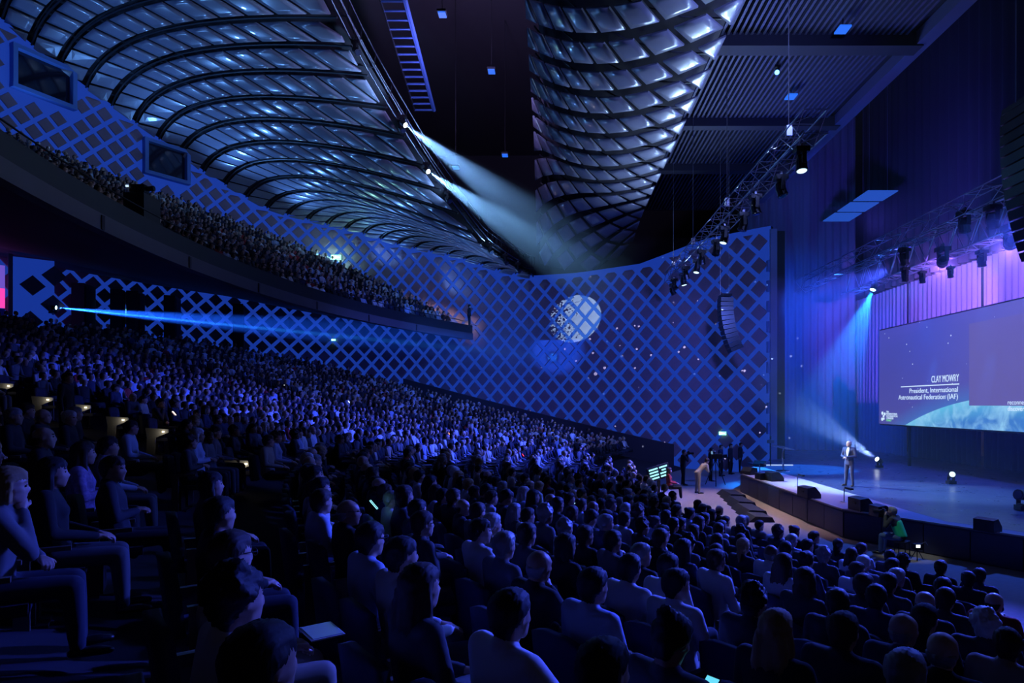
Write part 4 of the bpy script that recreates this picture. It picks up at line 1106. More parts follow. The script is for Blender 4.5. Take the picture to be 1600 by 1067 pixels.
SKIN = [mat('skin_light', (.60, .40, .31), .5), mat('skin_fair', (.52, .33, .25), .5), mat('skin_tan', (.36, .21, .14), .5), mat('skin_brown', (.18, .095, .06), .5)]
M_eye = mat('eye_dark', (.03, .025, .02), .2)
HAIRM = {'dark': mat('hair_dark', (.012, .009, .008), .7), 'brown': mat('hair_brown', (.05, .028, .016), .7), 'grey': mat('hair_grey', (.28, .27, .27), .5), 'white': mat('hair_white', (.6, .58, .55), .5), 'blond': mat('hair_blond', (.38, .25, .11), .7)}
TOPM = {'white shirt': mat('cloth_white', (.70, .70, .72), .8), 'light blue shirt': mat('cloth_lightblue', (.42, .50, .68), .8), 'dark suit': mat('cloth_suit', (.022, .022, .03), .85), 'black top': mat('cloth_black', (.012, .012, .014), .9),
        'navy jacket': mat('cloth_navy', (.025, .03, .07), .85), 'grey jacket': mat('cloth_grey', (.13, .13, .14), .85), 'beige top': mat('cloth_beige', (.42, .36, .28), .85), 'red top': mat('cloth_red', (.35, .03, .03), .85), 'charcoal top': mat('cloth_charcoal', (.05, .05, .055), .85)}
TROU = [mat('trouser_black', (.014, .014, .017), .9), mat('trouser_navy', (.025, .028, .05), .9), mat('trouser_grey', (.09, .09, .095), .9)]
M_beige = mat('trouser_beige', (.40, .34, .26), .85)
M_shoe = mat('shoe_black', (.012, .011, .011), .3); M_brownshoe = mat('shoe_brown', (.12, .055, .025), .4)
M_pattern = mat('cloth_pattern', (.30, .22, .40), .85, noise=.95, nscale=26)
def setm(o, mats):
    if len(o.data.materials) < len(mats):
        while len(o.data.materials) < len(mats): o.data.materials.append(None)
    for i, m in enumerate(mats):
        o.material_slots[i].link = 'OBJECT'; o.material_slots[i].material = m

# poses shared by the whole audience
make_pose('sit', .0, .0, -.10, 'lap'); make_pose('sit_in', .30, .03, -.06, 'lap'); make_pose('sit_out', -.30, .02, -.12, 'crossed')
make_pose('sit_chin', .12, .10, .12, 'chin'); make_pose('sit_phone', .05, .45, .02, 'phone'); make_pose('sit_reach', .1, 0, .03, 'reach')
make_pose('sit_f', .05, .02, -.08, 'lap', True); make_pose('sit_fin', .28, .0, -.04, 'crossed', True)
for P in POSES.values():
    for k in ('top', 'trousers', 'shoes'): P[k].materials.append(None)
    while len(P['body'].materials) < 3: P['body'].materials.append(None)
TOPNAME = {'white shirt': 'shirt', 'light blue shirt': 'shirt', 'dark suit': 'jacket', 'navy jacket': 'jacket', 'grey jacket': 'jacket'}
M_lan = mat('lanyard_blue', (.03, .06, .25), .7)
def person(loc, yaw, pose, hair, haircol, top, skin=0, trousers=None, scale=1.0, glasses=False, lanyard=False, topm=None, shoem=None, name='person'):
    P = POSES[pose]
    o = link(name, P['body']); o.location = loc; o.rotation_euler = (0, 0, yaw); o.scale = (scale,) * 3
    hm = HAIRM[haircol]; setm(o, [SKIN[skin], M_eye, hm])
    t = link(TOPNAME.get(top, 'top'), P['top'], o); setm(t, [topm or TOPM[top]])
    t = link('trousers', P['trousers'], o); setm(t, [trousers or TROU[0]])
    if hair: t = link('hair', hair_mesh(pose, hair), o); setm(t, [hm])
    return o
def add_shoes(o, pose, m=None):
    t = link('shoes', POSES[pose]['shoes'], o); setm(t, [m or M_shoe])
def add_glasses(o, pose):
    P = POSES[pose]; H, R = P['H'], P['R']; m = MB()
    for q in (-1, 1):
        pts = [H + R @ V3(.105, q * (.034 + .026 * math.cos(a)), .012 + .02 * math.sin(a)) for a in np.linspace(0, 2 * PI, 11)]
        m.path(pts, .0028, 5); m.tube(H + R @ V3(.10, q * .06, .016), H + R @ V3(-.005, q * .083, .02), .0028, None, 5)
    m.tube(H + R @ V3(.108, -.01, .016), H + R @ V3(.108, .01, .016), .0028, None, 5); m.obj('glasses', M_black, o)
def add_lanyard(o, pose):
    P = POSES[pose]; n, c, hp = P['neck'], P['chest'], P['hip']; m = MB()
    for q in (-1, 1):
        pts = [n + V3(-.055, 0, .02), n + V3(-.02, q * .068, .012), n + V3(.055, q * .072, -.03), c + V3(.142, q * .04, .0), c + V3(.148, 0, -.16)]
        for a, b_ in zip(pts[:-1], pts[1:]): m.tube(a, b_, .008, None, 5)
    ly = m.obj('lanyard', M_lan, o)
    MB().box(c + V3(.155, 0, -.21), (.008, .075, .105)).obj('badge', mat('badge', (.6, .6, .65), .5), ly)

# ---- the nearest people, one by one: head pixel, pose, hair, hair colour, top, label tail, extras
def seat_at(px, py, hz=1.19):
    """where the view through a head's pixel meets the height of seated heads over the raked floor"""
    lo, hi = .8, 60.0
    def f(Y):
        x = (px - 862) / F * Y; z = ZC + (632 - py) / F * Y; r, _ = to_polar(x, Y); return z - (rake(r) + hz)
    Y = .8
    while Y < 60 and f(Y) > 0: Y += .05
    return (px - 862) / F * Y, Y
NEAR = [
 (777, 955, 'sit_reach', 'short', 'dark', 'white shirt', 'man in a white shirt stretching his arm along the seat, large at the bottom', {}),
 (677, 925, 'sit_f', 'long', 'brown', 'charcoal top', 'woman in charcoal beside and behind the man stretching his arm', {}),
 (628, 868, 'sit', 'short', 'dark', 'white shirt', 'man in white shirt and lanyard between the glasses wearer and the charcoal-clad woman', {'lanyard': 1}),
 (580, 843, 'sit_in', 'short', 'dark', 'light blue shirt', 'man in pale shirt and glasses in front of the bald man', {'glasses': 1}),
 (545, 799, 'sit_out', 'bald', 'grey', 'black top', 'man in black with glasses, head bare, beside the aisle', {'glasses': 1}),
 (503, 783, 'sit_in', 'short', 'brown', 'light blue shirt', 'man in pale blue shirt next to the bare-headed man in black', {}),
 (653, 797, 'sit_in', 'short', 'dark', 'dark suit', 'man in dark suit behind the spectacled man, turned to the stage', {}),
 (688, 822, 'sit', 'short', 'brown', 'charcoal top', 'man in charcoal and glasses, head beside the white-shirted man', {'glasses': 1}),
 (729, 826, 'sit_out', 'short', 'dark', 'white shirt', 'man in bright white shirt with folded arms, mid rows', {}),
 (789, 852, 'sit_in', 'short', 'grey', 'grey jacket', 'man in grey jacket above the man stretching his arm', {}),
 (843, 884, 'sit_chin', 'bald', 'grey', 'black top', 'man in black resting chin on hand, head bare', {}),
 (928, 915, 'sit', 'short', 'dark', 'light blue shirt', 'broad man in pale blue shirt beside the one resting his chin', {}),
 (866, 847, 'sit_f', 'bob', 'dark', 'black top', 'woman in black two places past the man in grey jacket', {}),
 (826, 836, 'sit_in', 'short', 'brown', 'charcoal top', 'person in charcoal right behind the man in grey jacket', {}),
 (780, 822, 'sit', 'short', 'white', 'beige top', 'person in beige top in front of the folded-arms man', {}),
 (747, 800, 'sit_in', 'short', 'brown', 'grey jacket', 'person in grey jacket one row above the folded-arms man', {}),
 (999, 893, 'sit_in', 'short', 'dark', 'white shirt', 'man in white shirt leaning in the row before the pale blue shirt', {}),
 (1045, 885, 'sit', 'short', 'dark', 'white shirt', 'man in white shirt next to the leaning one, nearer the stage', {}),
 (1086, 918, 'sit_out', 'short', 'dark', 'white shirt', 'big man in white shirt with folded arms at the lower middle', {}),
 (1131, 928, 'sit', 'curly', 'dark', 'black top', 'person in black beside the big white-shirted man', {}),
 (1050, 1000, 'sit_phone', 'bun', 'dark', 'charcoal top', 'person in charcoal bending over a glowing phone', {'phone': 1}),
 (1214, 985, 'sit_f', 'long', 'blond', 'black top', 'woman in black at the bottom between the phone user and the suits', {}),
 (1332, 990, 'sit', 'short', 'brown', 'dark suit', 'man in dark suit beside the woman in black at the bottom', {}),
 (1309, 943, 'sit_in', 'short', 'dark', 'dark suit', 'man in dark suit one row before the bottom woman in black', {}),
 (1413, 984, 'sit_out', 'bald', 'grey', 'navy jacket', 'bare-headed man in navy jacket, the smaller of two side by side', {}),
 (1460, 1013, 'sit', 'bald', 'grey', 'black top', 'bare-headed man in black, the larger of two side by side', {}),
 (1541, 975, 'sit', 'curly', 'white', 'dark suit', 'person in dark suit at the far end of the bottom rows', {}),
 (1381, 934, 'sit_in', 'short', 'dark', 'navy jacket', 'man in navy jacket two rows before the bare-headed pair', {}),
 (1435, 940, 'sit', 'bald', 'brown', 'dark suit', 'man in dark suit two rows before the larger bare-headed man', {}),
 (1478, 936, 'sit_f', 'short', 'brown', 'charcoal top', 'woman in charcoal in the second row below the stage steps', {}),
 (1350, 913, 'sit_out', 'short', 'brown', 'charcoal top', 'man in charcoal, folded arms, third row below the crouching photographer', {}),
 (1389, 911, 'sit', 'short', 'dark', 'dark suit', 'man in dark suit below the crouching photographer, third row', {}),
 (1513, 905, 'sit_in', 'short', 'dark', 'black top', 'person in black in the front row at the lit floor edge', {}),
 (1530, 899, 'sit', 'short', 'dark', 'navy jacket', 'person in navy jacket in the front row against the lit floor', {}),
 (1466, 886, 'sit_f', 'bun', 'dark', 'black top', 'woman in black in the front row below the camera bag', {}),
 (1417, 878, 'sit', 'curly', 'dark', 'black top', 'person in black in the front row right under the crouching photographer', {}),
 (1395, 884, 'sit_out', 'short', 'dark', 'dark suit', 'man in dark suit in the front row beside the photographer', {}),
 (1297, 869, 'sit_f', 'curly', 'grey', 'charcoal top', 'person in charcoal in the front row before the lit carpet', {}),
 (1340, 878, 'sit', 'short', 'white', 'grey jacket', 'person in grey jacket in the front row before the dark stage front', {}),
 (1238, 844, 'sit', 'short', 'white', 'light blue shirt', 'person in pale shirt alone at the end of the front row', {}),
 (1228, 858, 'sit_in', 'short', 'dark', 'black top', 'person in black just behind the pale shirt at the front row end', {}),
 (1262, 853, 'sit_out', 'short', 'dark', 'dark suit', 'man in dark suit next to the pale shirt at the front row end', {}),
 (1417, 1055, 'sit', 'short', 'grey', 'grey jacket', 'person cut by the lower edge below the bare-headed pair', {}),
 (945, 1052, 'sit', 'short', 'dark', 'black top', 'person in black cut by the lower edge beside the stretched arm', {}),
 (371, 936, 'sit_in', 'curly', 'dark', 'white shirt', 'man in white shirt and lanyard in the dark by the aisle, largest there', {'lanyard': 1}),
 (362, 868, 'sit_in', 'short', 'brown', 'white shirt', 'man in glasses and beige trousers holding a white tablet', {'glasses': 1, 'beige': 1, 'tablet': 1}),
 (344, 803, 'sit_in', 'short', 'dark', 'black top', 'person in black leaning behind the tablet holder', {}),
 (330, 757, 'sit_f', 'bob', 'dark', 'charcoal top', 'woman in charcoal two rows behind the tablet holder', {}),
 (14, 757, 'sit_chin', 'bob', 'blond', 'grey jacket', 'person in grey jacket, hand on chin, at the dark edge', {}),
 (82, 738, 'sit_f', 'long', 'dark', 'black top', 'woman in black in profile next to the chin-holding person', {}),
 (131, 708, 'sit_fin', 'long', 'brown', 'charcoal top', 'woman in a patterned dress with folded arms', {'pattern': 1}),
 (170, 697, 'sit_in', 'short', 'dark', 'light blue shirt', 'man in pale shirt and lanyard past the patterned dress', {'lanyard': 1}),
 (205, 668, 'sit_in', 'short', 'brown', 'light blue shirt', 'man in pale shirt one row above the lanyard wearer', {}),
 (410, 1045, 'sit_in', 'short', 'dark', 'black top', 'person in black cut by the lower edge under the lanyard man', {}),
 (22, 650, 'sit', 'short', 'grey', 'dark suit', 'man in dark suit at the dim edge, first of five suits', {}),
 (50, 643, 'sit_in', 'short', 'brown', 'dark suit', 'man in dark suit, second of five suits in one row', {}),
 (75, 650, 'sit', 'bald', 'grey', 'dark suit', 'man in dark suit, third of five suits in one row', {}),
 (95, 651, 'sit_out', 'short', 'white', 'dark suit', 'man in dark suit, fourth of five suits in one row', {}),
 (118, 646, 'sit_in', 'short', 'grey', 'dark suit', 'man in dark suit, last of five suits before the aisle', {}),
 (181, 606, 'sit_in', 'short', 'brown', 'navy jacket', 'man in navy jacket and white collar past the standing figure', {}),
]
def ordn(n):
    one = ['', 'first', 'second', 'third', 'fourth', 'fifth', 'sixth', 'seventh', 'eighth', 'ninth', 'tenth', 'eleventh', 'twelfth', 'thirteenth', 'fourteenth', 'fifteenth', 'sixteenth', 'seventeenth', 'eighteenth', 'nineteenth']
    if n < 20: return one[n]
    tens = {2: ('twentieth', 'twenty'), 3: ('thirtieth', 'thirty'), 4: ('fortieth', 'forty'), 5: ('fiftieth', 'fifty'), 6: ('sixtieth', 'sixty')}[n // 10]
    return tens[0] if n % 10 == 0 else tens[1] + '-' + one[n % 10]
taken = []; PEOPLE = []
NP = [Vector(seat_at(q[0], q[1])) for q in NEAR]; NQ = [p.copy() for p in NP]
for _ in range(60):
    for i in range(len(NQ)):
        for j in range(i):
            d = NQ[i] - NQ[j]; L_ = d.length
            if L_ < .56 and L_ > 1e-4:
                d *= (.56 - L_) / L_ * .25; NQ[i] += d; NQ[j] -= d
    for i in range(len(NQ)):
        e = NQ[i] - NP[i]
        if e.length > .22: NQ[i] = NP[i] + e * (.22 / e.length)
for (px, py, pose, hair, hc, top, lb, ex), xy in zip(NEAR, NQ):
    x, y = xy; r, dgr = to_polar(x, y)
    loc = (x, y, rake(r)); tgt = Vector((13, 23.5)) if y < 14 else Vector((CX, CY))
    yaw = math.atan2(CY - y, CX - x) * .75 + math.atan2(tgt.y - y, tgt.x - x) * .25
    # the head sits a little in front of the seat: pull the body back so the head meets its place
    hx = POSES[pose]['H'].x; loc = (x - math.cos(yaw) * hx, y - math.sin(yaw) * hx, rake(r))
    o = person(loc, yaw, pose, hair, hc, top, random.choice((0, 0, 1, 1, 2)), M_beige if ex.get('beige') else random.choice(TROU), topm=M_pattern if ex.get('pattern') else None)
    tag(o, lb, 'person', 'seated audience')
    if y < 6: add_shoes(o, pose)
    if ex.get('glasses'): add_glasses(o, pose)
    if ex.get('lanyard'): add_lanyard(o, pose)
    taken.append((x, y)); PEOPLE.append((loc, yaw, y, o))
    W4 = Matrix.Translation(loc) @ Matrix.Rotation(yaw, 4, 'Z')
    if ex.get('phone'):
        A = POSES[pose]['A']; c = (A[-1][2] + A[1][2]) / 2 + V3(.07, -.02, .08); ph = tag(empty('phone', W4 @ c, yaw), 'glowing cyan phone in the lap of the bending person', 'phone')
        R = Matrix.Rotation(-.7, 3, 'Y'); MB().box((0, 0, 0), (.15, .08, .009), 0, R).obj('case', M_black, ph); MB().box(R @ V3(0, 0, .006), (.138, .072, .003), 0, R).obj('display', emis('phone_cyan', (.15, .75, 1.0), 1.0), ph)
        for dx in (-.03, .02): MB().box(R @ V3(dx, -.02, .0085), (.014, .018, .002), 0, R).obj('icon', M_black, ph)
    if ex.get('tablet'):
        c = V3(.46, -.02, .70); tb = tag(empty('tablet', W4 @ c, yaw), 'white tablet on the knees of the man with beige trousers', 'tablet')
        MB().box((0, 0, 0), (.18, .25, .008)).obj('shell', TOPM['white shirt'], tb); MB().box((0, 0, .006), (.16, .23, .003)).obj('display', mat('tablet_glass', (.4, .42, .5), .2), tb)

# ---- all other places of the stalls, row by row
AISLE_PX = ((20, 603), (80, 624), (138, 636), (195, 655), (256, 673), (380, 722))
AISLE = [(*seat_at(px, py, .62), px, py) for px, py in AISLE_PX]
ROWP, SEATP = 0.95, 0.56
places = []
row = 0; r = 28.9
AISLES = [(12.0, 1.25), (-13.0, 1.2), (36.8, 1.6)]
while r < 62.6:
    dstep = math.degrees(SEATP / r); dg = 58.0
    while dg > -44:
        x, y = polar(r, dg); ok = y > 1.5
        for a, wd in AISLES:
            if abs(dg - a) * math.pi / 180 * r < wd / 2: ok = False
        if ok:
            # inside the hall
            q = 862 + F * x / y; s = wall_where(q); wp = WC.at(s)
            if y > wp.y - 2.0 or (r < 31 and (dg < -14 or dg > 27)): ok = False
            py = 632 - F * (rake(r) + 1.2 - ZC) / y
            if not (-60 < q < 1660 and py < 1120): ok = False
        if ok and y < 4.2: ok = False
        if ok and any(math.hypot(x - a, y - b) < .75 or (y < b and abs(q - px_) < 24 + 140 / y and -45 < py - py_ < 60) for a, b, px_, py_ in AISLE): ok = False
        if ok and y < 22 and min(math.hypot(x - a, y - b) for a, b in taken) < .62: ok = False
        if ok and random.random() < .93: places.append((y + abs(x) * .15, row, dg, r, x, y))
        dg -= dstep
    r += ROWP; row += 1
places.sort()
def rnd_top():
    return random.choices(['dark suit', 'black top', 'white shirt', 'light blue shirt', 'navy jacket', 'grey jacket', 'charcoal top', 'beige top', 'red top'], [26, 18, 15, 9, 12, 8, 10, 3, 2])[0]
NIND = 300 - len(NEAR)
ind = places[:NIND]; rest_places = places[NIND:]
by_row = {}
for pl in sorted(ind, key=lambda q: (q[1], -q[2])): by_row.setdefault(pl[1], []).append(pl)
for rw, L_ in by_row.items():
    for k, (d, rr, dg, r, x, y) in enumerate(L_):
        fem = random.random() < .36
        pose = random.choice(('sit_f', 'sit_fin')) if fem else random.choices(['sit', 'sit_in', 'sit_out', 'sit_chin', 'sit_phone'], [5, 4, 3, 1, .6])[0]
        hair = random.choice(('long', 'long', 'bob', 'ponytail', 'bun', 'curly')) if fem else random.choices(['short', 'bald', 'curly'], [8, 1.6, 1])[0]
        top = rnd_top(); yaw = math.radians(dg) + random.uniform(-.15, .15); sc = random.uniform(.94, 1.05)
        o = person((x, y, rake(r)), yaw, pose, hair, random.choices(['dark', 'brown', 'grey', 'white', 'blond'], [9, 6, 3, 1.2, 1.5])[0], top, random.choices((0, 1, 2, 3), (4, 4, 3, 1))[0], random.choice(TROU), sc)
        pose_w = {'sit_chin': 'chin on hand', 'sit_phone': 'looking down', 'sit_out': 'arms folded', 'sit_fin': 'arms folded'}.get(pose, 'hands in lap')
        tag(o, f'person in {top}, {pose_w}, {ordn(rw + 1)} row from stage, {ordn(k + 1)} from near side', 'person', 'seated audience')
        PEOPLE.append(((x, y, rake(r)), yaw, y, o))

# the remaining crowd, too many and too small to pick apart
def low_figure():
    m = MB()
    def ring(c, rx, ry, n=6): return [(c[0] + rx * math.cos(2 * PI * k / n), c[1] + ry * math.sin(2 * PI * k / n), c[2]) for k in range(n)]
    def loft(rings, mi, n=6):
        b = len(m.v)
        for r_ in rings: m.v.extend(r_)
        for i in range(len(rings) - 1):
            for k in range(n): m.f.append((b + i * n + k, b + i * n + (k + 1) % n, b + (i + 1) * n + (k + 1) % n, b + (i + 1) * n + k)); m.m.append(mi)
        m.f.append(tuple(b + (len(rings) - 1) * n + k for k in range(n))); m.m.append(mi)
    loft([ring((0, 0, .5), .13, .18), ring((-.02, 0, .78), .12, .2), ring((-.03, 0, 1.0), .11, .22), ring((-.02, 0, 1.07), .06, .11)], 1)
    loft([ring((-.02, 0, 1.05), .05, .05), ring((.03, 0, 1.12), .065, .055), ring((.03, 0, 1.19), .095, .072), ring((.02, 0, 1.26), .088, .07)], 0)
    loft([ring((-.05, 0, 1.13), .05, .06), ring((-.03, 0, 1.2), .085, .083), ring((-.015, 0, 1.27), .098, .085), ring((-.01, 0, 1.32), .055, .05)], 2)
    for q in (-1, 1):
        loft([ring((-.02, q * .21, 1.02), .06, .055, 5), ring((.06, q * .25, .78), .055, .05, 5)], 1, 5); loft([ring((.06, q * .25, .78), .05, .05, 5), ring((.28, q * .1, .70), .04, .04, 5)], 1, 5)
    b = MB(); m.box((.25, 0, .52), (.5, .36, .16), 3)
    return m
LOW = low_figure(); LV = np.array(LOW.v); LM = np.array(LOW.m)
def crowd(name, label, pts, white=1.0):
    tops = list(TOPM.values()); mats = SKIN + list(HAIRM.values()) + tops + TROU
    i_s, i_h, i_t, i_tr = 0, len(SKIN), len(SKIN) + len(HAIRM), len(SKIN) + len(HAIRM) + len(tops)
    tn = list(TOPM.keys()); VV, FF, MM = [], [], []; n = 0
    for x, y, z, yaw in pts:
        c, s = math.cos(yaw), math.sin(yaw); sc = random.uniform(.92, 1.07); ln = random.uniform(-.06, .14); v = LV.copy() * sc
        v[:, 0] += (v[:, 2] - .5) * ln; hd = v[:, 2] > 1.1 * sc; v[hd, 0] += random.uniform(-.03, .05); v[hd, 1] += random.uniform(-.04, .04)
        X = v[:, 0] * c - v[:, 1] * s + x; Yv = v[:, 0] * s + v[:, 1] * c + y; VV.append(np.stack([X, Yv, v[:, 2] + z], 1))
        t = i_t + tn.index(rnd_top()); sk = random.choices(range(4), (4, 4, 3, 1))[0]; h = i_h + random.choices(range(5), (9, 6, 3, 1.2, 1.5))[0]; tr = i_tr + random.randrange(3)
        mp = np.array([sk, t, h, tr]); MM.append(mp[LM]); FF += [tuple(q + n for q in f) for f in LOW.f]; n += len(LV)
    me = bpy.data.meshes.new(name); me.from_pydata(np.concatenate(VV).tolist(), [], FF)
    for m_ in mats: me.materials.append(m_)
    me.polygons.foreach_set('material_index', np.concatenate(MM).tolist()); me.polygons.foreach_set('use_smooth', [True] * len(me.polygons)); me.update()
    return tag(link(name, me), label, 'crowd', kind='stuff')
crowd('audience_crowd', 'dense seated crowd filling the dim rear and far stalls', [(x, y, rake(r), math.radians(dg) + random.uniform(-.25, .25)) for d, rw, dg, r, x, y in rest_places])
pts = []
r = 46.6
while r < 64.4:
    dg = 50.0; st = math.degrees(.57 / r)
    while dg > -34:
        x, y = polar(r, dg)
        if y > 6:
            q = 862 + F * x / y; wp = WC.at(wall_where(q)); zz = brake(r); py = 632 - F * (zz + 1.2 - ZC) / y
            if y < wp.y - .9 and q > -50 and py > -40 and random.random() < .94: pts.append((x, y, zz, math.radians(dg) + random.uniform(-.3, .3)))
        dg -= st
    r += .92
crowd('balcony_crowd', 'packed seated crowd on the steep balcony under the swept ceiling', pts)

# ---- seats: near ones one by one with their parts, the rest as one mass
M_seat = mat('seat_cloth', (.022, .024, .05), .85, noise=.15, nscale=14); M_seatshell = mat('seat_shell', (.035, .03, .035), .5); M_arm = mat('armrest_wood', (.16, .13, .10), .4)
def rounded_slab(w_, h_, t_, bow=.03, taper=.06):
    m = MB(); nx, nz = 5, 4; vs = []
    for side in (0, 1):
        for j in range(nz):
            for i in range(nx):
                u = i / (nx - 1) - .5; v = j / (nz - 1); e = .04 * (abs(u) * 2) ** 3 * (1 if v > .9 else .2)
                vs.append(((side - .5) * t_ - bow * math.cos(u * PI) * (1 if True else 0) - v * taper, u * w_ * (1 - .06 * v), v * h_ - e * (v > .9)))
    m.v = vs; n = nx * nz
    for j in range(nz - 1):
        for i in range(nx - 1):
            a = j * nx + i; m.f.append((a, a + nx, a + nx + 1, a + 1)); m.f.append((n + a, n + a + 1, n + a + nx + 1, n + a + nx))
    for j in range(nz - 1):
        for i in (0, nx - 1): a = j * nx + i; m.f.append((a, n + a, n + a + nx, a + nx))
    for i in range(nx - 1):
        for j in (0, nz - 1): a = j * nx + i; m.f.append((a, a + 1, n + a + 1, n + a))
    m.m = [0] * len(m.f); return m
def mesh_of(m, name, mt, smooth=False):
    me = m.mesh(name, mt, smooth); bm = bmesh.new(); bm.from_mesh(me); bmesh.ops.recalc_face_normals(bm, faces=bm.faces); bm.to_mesh(me); bm.free(); return me
s_back = rounded_slab(.50, .52, .07); s_back.v = [(x - .235, y, z + .42) for x, y, z in s_back.v]
SEAT = {'backrest': mesh_of(s_back, 'backrest', M_seat, True), 'seat': mesh_of(MB().box((.02, 0, .40), (.44, .46, .08)), 'seat', M_seat),
        'pedestal': mesh_of(MB().box((-.12, 0, .19), (.10, .34, .36)).box((-.12, 0, .012), (.26, .40, .024)), 'pedestal', M_seatshell)}
ar = MB(); ar.box((-.02, 0, .615), (.36, .05, .035)).box((-.14, 0, .31), (.10, .035, .60)); SEAT['armrest'] = mesh_of(ar, 'armrest', M_arm)
def seat(loc, yaw, label):
    o = tag(empty('theatre_seat', loc, yaw), label, 'seat', 'dark upholstered theatre seats')
    for k in ('backrest', 'seat', 'pedestal'): link(k, SEAT[k], o)
    for q in (-1, 1): a = link('armrest', SEAT['armrest'], o); a.location = (0, q * .265, 0)
    return o
near_sorted = sorted(PEOPLE, key=lambda q: q[2])
for k, (loc, yaw, y, o) in enumerate(near_sorted):
    if k < 130:
        c, s = math.cos(yaw), math.sin(yaw)
        lb = o['label']; w_ = lb.replace(',', '').split()
        seat((loc[0] - .02 * c, loc[1] - .02 * s, loc[2] + .006), yaw, 'dark theatre seat of the ' + ' '.join(w_[:11]) if 'row from stage' not in lb else 'dark theatre seat, ' + lb.split(', ')[-2] + ', ' + lb.split(', ')[-1])
sm = MB()
bv_ = [tuple(q) for q in s_back.v]; bf_ = s_back.f
allp = [(l, yw) for l, yw, y, o in near_sorted[130:]] + [((x, y, rake(r)), math.radians(dg)) for d, rw, dg, r, x, y in rest_places if y < 34]
for l, yw in allp:
    c, s = math.cos(yw), math.sin(yw); sm.add([(x * c - y * s + l[0], x * s + y * c + l[1], z + l[2]) for x, y, z in bv_], bf_)
tag(sm.obj('seat_backs', M_seat, recalc=False), 'rows of dark seat backs among the farther stalls crowd', 'seats', kind='stuff')

# aisle seats with pale lit end panels
M_endp = mat('end_panel', (.36, .35, .32), .5)
L_aisle = emis('aisle_lamp', (1.0, .85, .5), 4.0)
for k, (px, py) in enumerate(AISLE_PX):
    x, y = seat_at(px, py, .62); r, dg = to_polar(x, y); yaw = math.radians(dg)
    o = seat((x, y, rake(r) + .006), yaw, f'empty aisle seat with pale lit end panel, {ords[k]} counted down the aisle steps'); o['group'] = 'aisle seats with lit end panels'
    ep = MB(); ep.prism([(-.28, 0, .0), (-.10, 0, .0), (-.06, 0, .45), (.24, 0, .58), (.24, 0, .66), (-.30, 0, .70), (-.26, 0, .45)], (0, -.34, 0), (0, -.30, 0)); ep.obj('end_panel', M_endp, o)
    MB().box((.12, -.35, .60), (.05, .02, .03)).obj('aisle_lamp', L_aisle, o)
    l = bpy.data.lights.new('aisle_glow', 'POINT'); l.energy = .4; l.color = (1.0, .9, .75); l.shadow_soft_size = .03
    lo = bpy.data.objects.new('aisle_glow', l); COL.objects.link(lo); lo.parent = o; lo.location = (.12, -.47, .58)

# ---- people who stand
make_pose('stand_clasp', -.42, .0, -.02, 'clasp', stand=True, detail=.013); make_pose('stand_cam', .0, .0, .05, 'camera', stand=True); make_pose('stand_down', 0, 0, 0, 'down', stand=True)
make_pose('stand_bow', .0, .5, .1, 'phone', stand=True, bow=.75); make_pose('sit_cam', .0, .0, .35, 'camera')
for P in POSES.values():
    for k in ('top', 'trousers', 'shoes'):
        if not len(P[k].materials): P[k].materials.append(None)
    while len(P['body'].materials) < 3: P['body'].materials.append(None)
M_navy = mat('suit_navy', (.03, .035, .10), .75); M_tie = mat('white_cotton', (.8, .8, .82), .8)
spk = person((SPEAKER.x, SPEAKER.y, .853), PI + .62, 'stand_clasp', 'bald', 'grey', 'navy jacket', 0, M_navy, topm=M_navy); add_shoes(spk, 'stand_clasp', M_brownshoe)
tag(spk, 'speaker in navy suit and white shirt standing alone on stage, hands together', 'person')
P = POSES['stand_clasp']; c, n, hp = P['chest'], P['neck'], P['hip']
sv = MB(); sv.add([n + V3(.062, .045, -.005), n + V3(.062, -.045, -.005), c + V3(.128, -.055, .02), c + V3(.128, .055, .02), c + V3(.142, -.03, -.10), c + V3(.142, .03, -.10), hp + V3(.138, 0, .14)], [(0, 1, 2, 3), (3, 2, 4, 5), (5, 4, 6)])
bm = bmesh.new(); me = sv.mesh('shirt_front', M_tie); o = link('shirt_front', me, spk); md = o.modifiers.new('s', 'SOLIDIFY'); md.thickness = .012; md.offset = 1; bm.free()
sk = blob('jacket_skirt', [[(hp + V3(0, 0, .08), (.14, .175, .05)), (hp + V3(0, 0, -.12), (.145, .185, .03))]], .018, 2); sk.materials.append(M_navy); link('jacket_skirt', sk, spk)
for q in (-1, 1):
    m_ = MB(); m_.add([n + V3(.045, q * .065, .0), c + V3(.135, q * .065, .04), hp + V3(.145, q * .012, .15), c + V3(.138, q * .10, .0)], [(0, 1, 2, 3)]); o = m_.obj('lapel', M_navy, spk); md = o.modifiers.new('s', 'SOLIDIFY'); md.thickness = .016; md.offset = 1

def floor_y(py, z): return (ZC - z) / ((py - 632) / F)
M_vest = mat('green_vest', (.02, .75, .25), .6); M_jean = mat('jeans_blue', (.08, .14, .30), .85)
def cam_body(parent_loc, yaw, label, size=1.0, lens=True):
    o = tag(empty('photo_camera', parent_loc, yaw), label, 'camera'); MB().box((0, 0, 0), (.09 * size, .15 * size, .11 * size)).obj('body', M_blackmetal, o)
    MB().tube((.04 * size, 0, 0), (.22 * size, 0, 0), .042 * size, .048 * size, 12).obj('lens', M_blackmetal, o); MB().box((0, 0, .07 * size), (.06 * size, .07 * size, .04 * size)).obj('viewfinder', M_blackmetal, o)
    return o
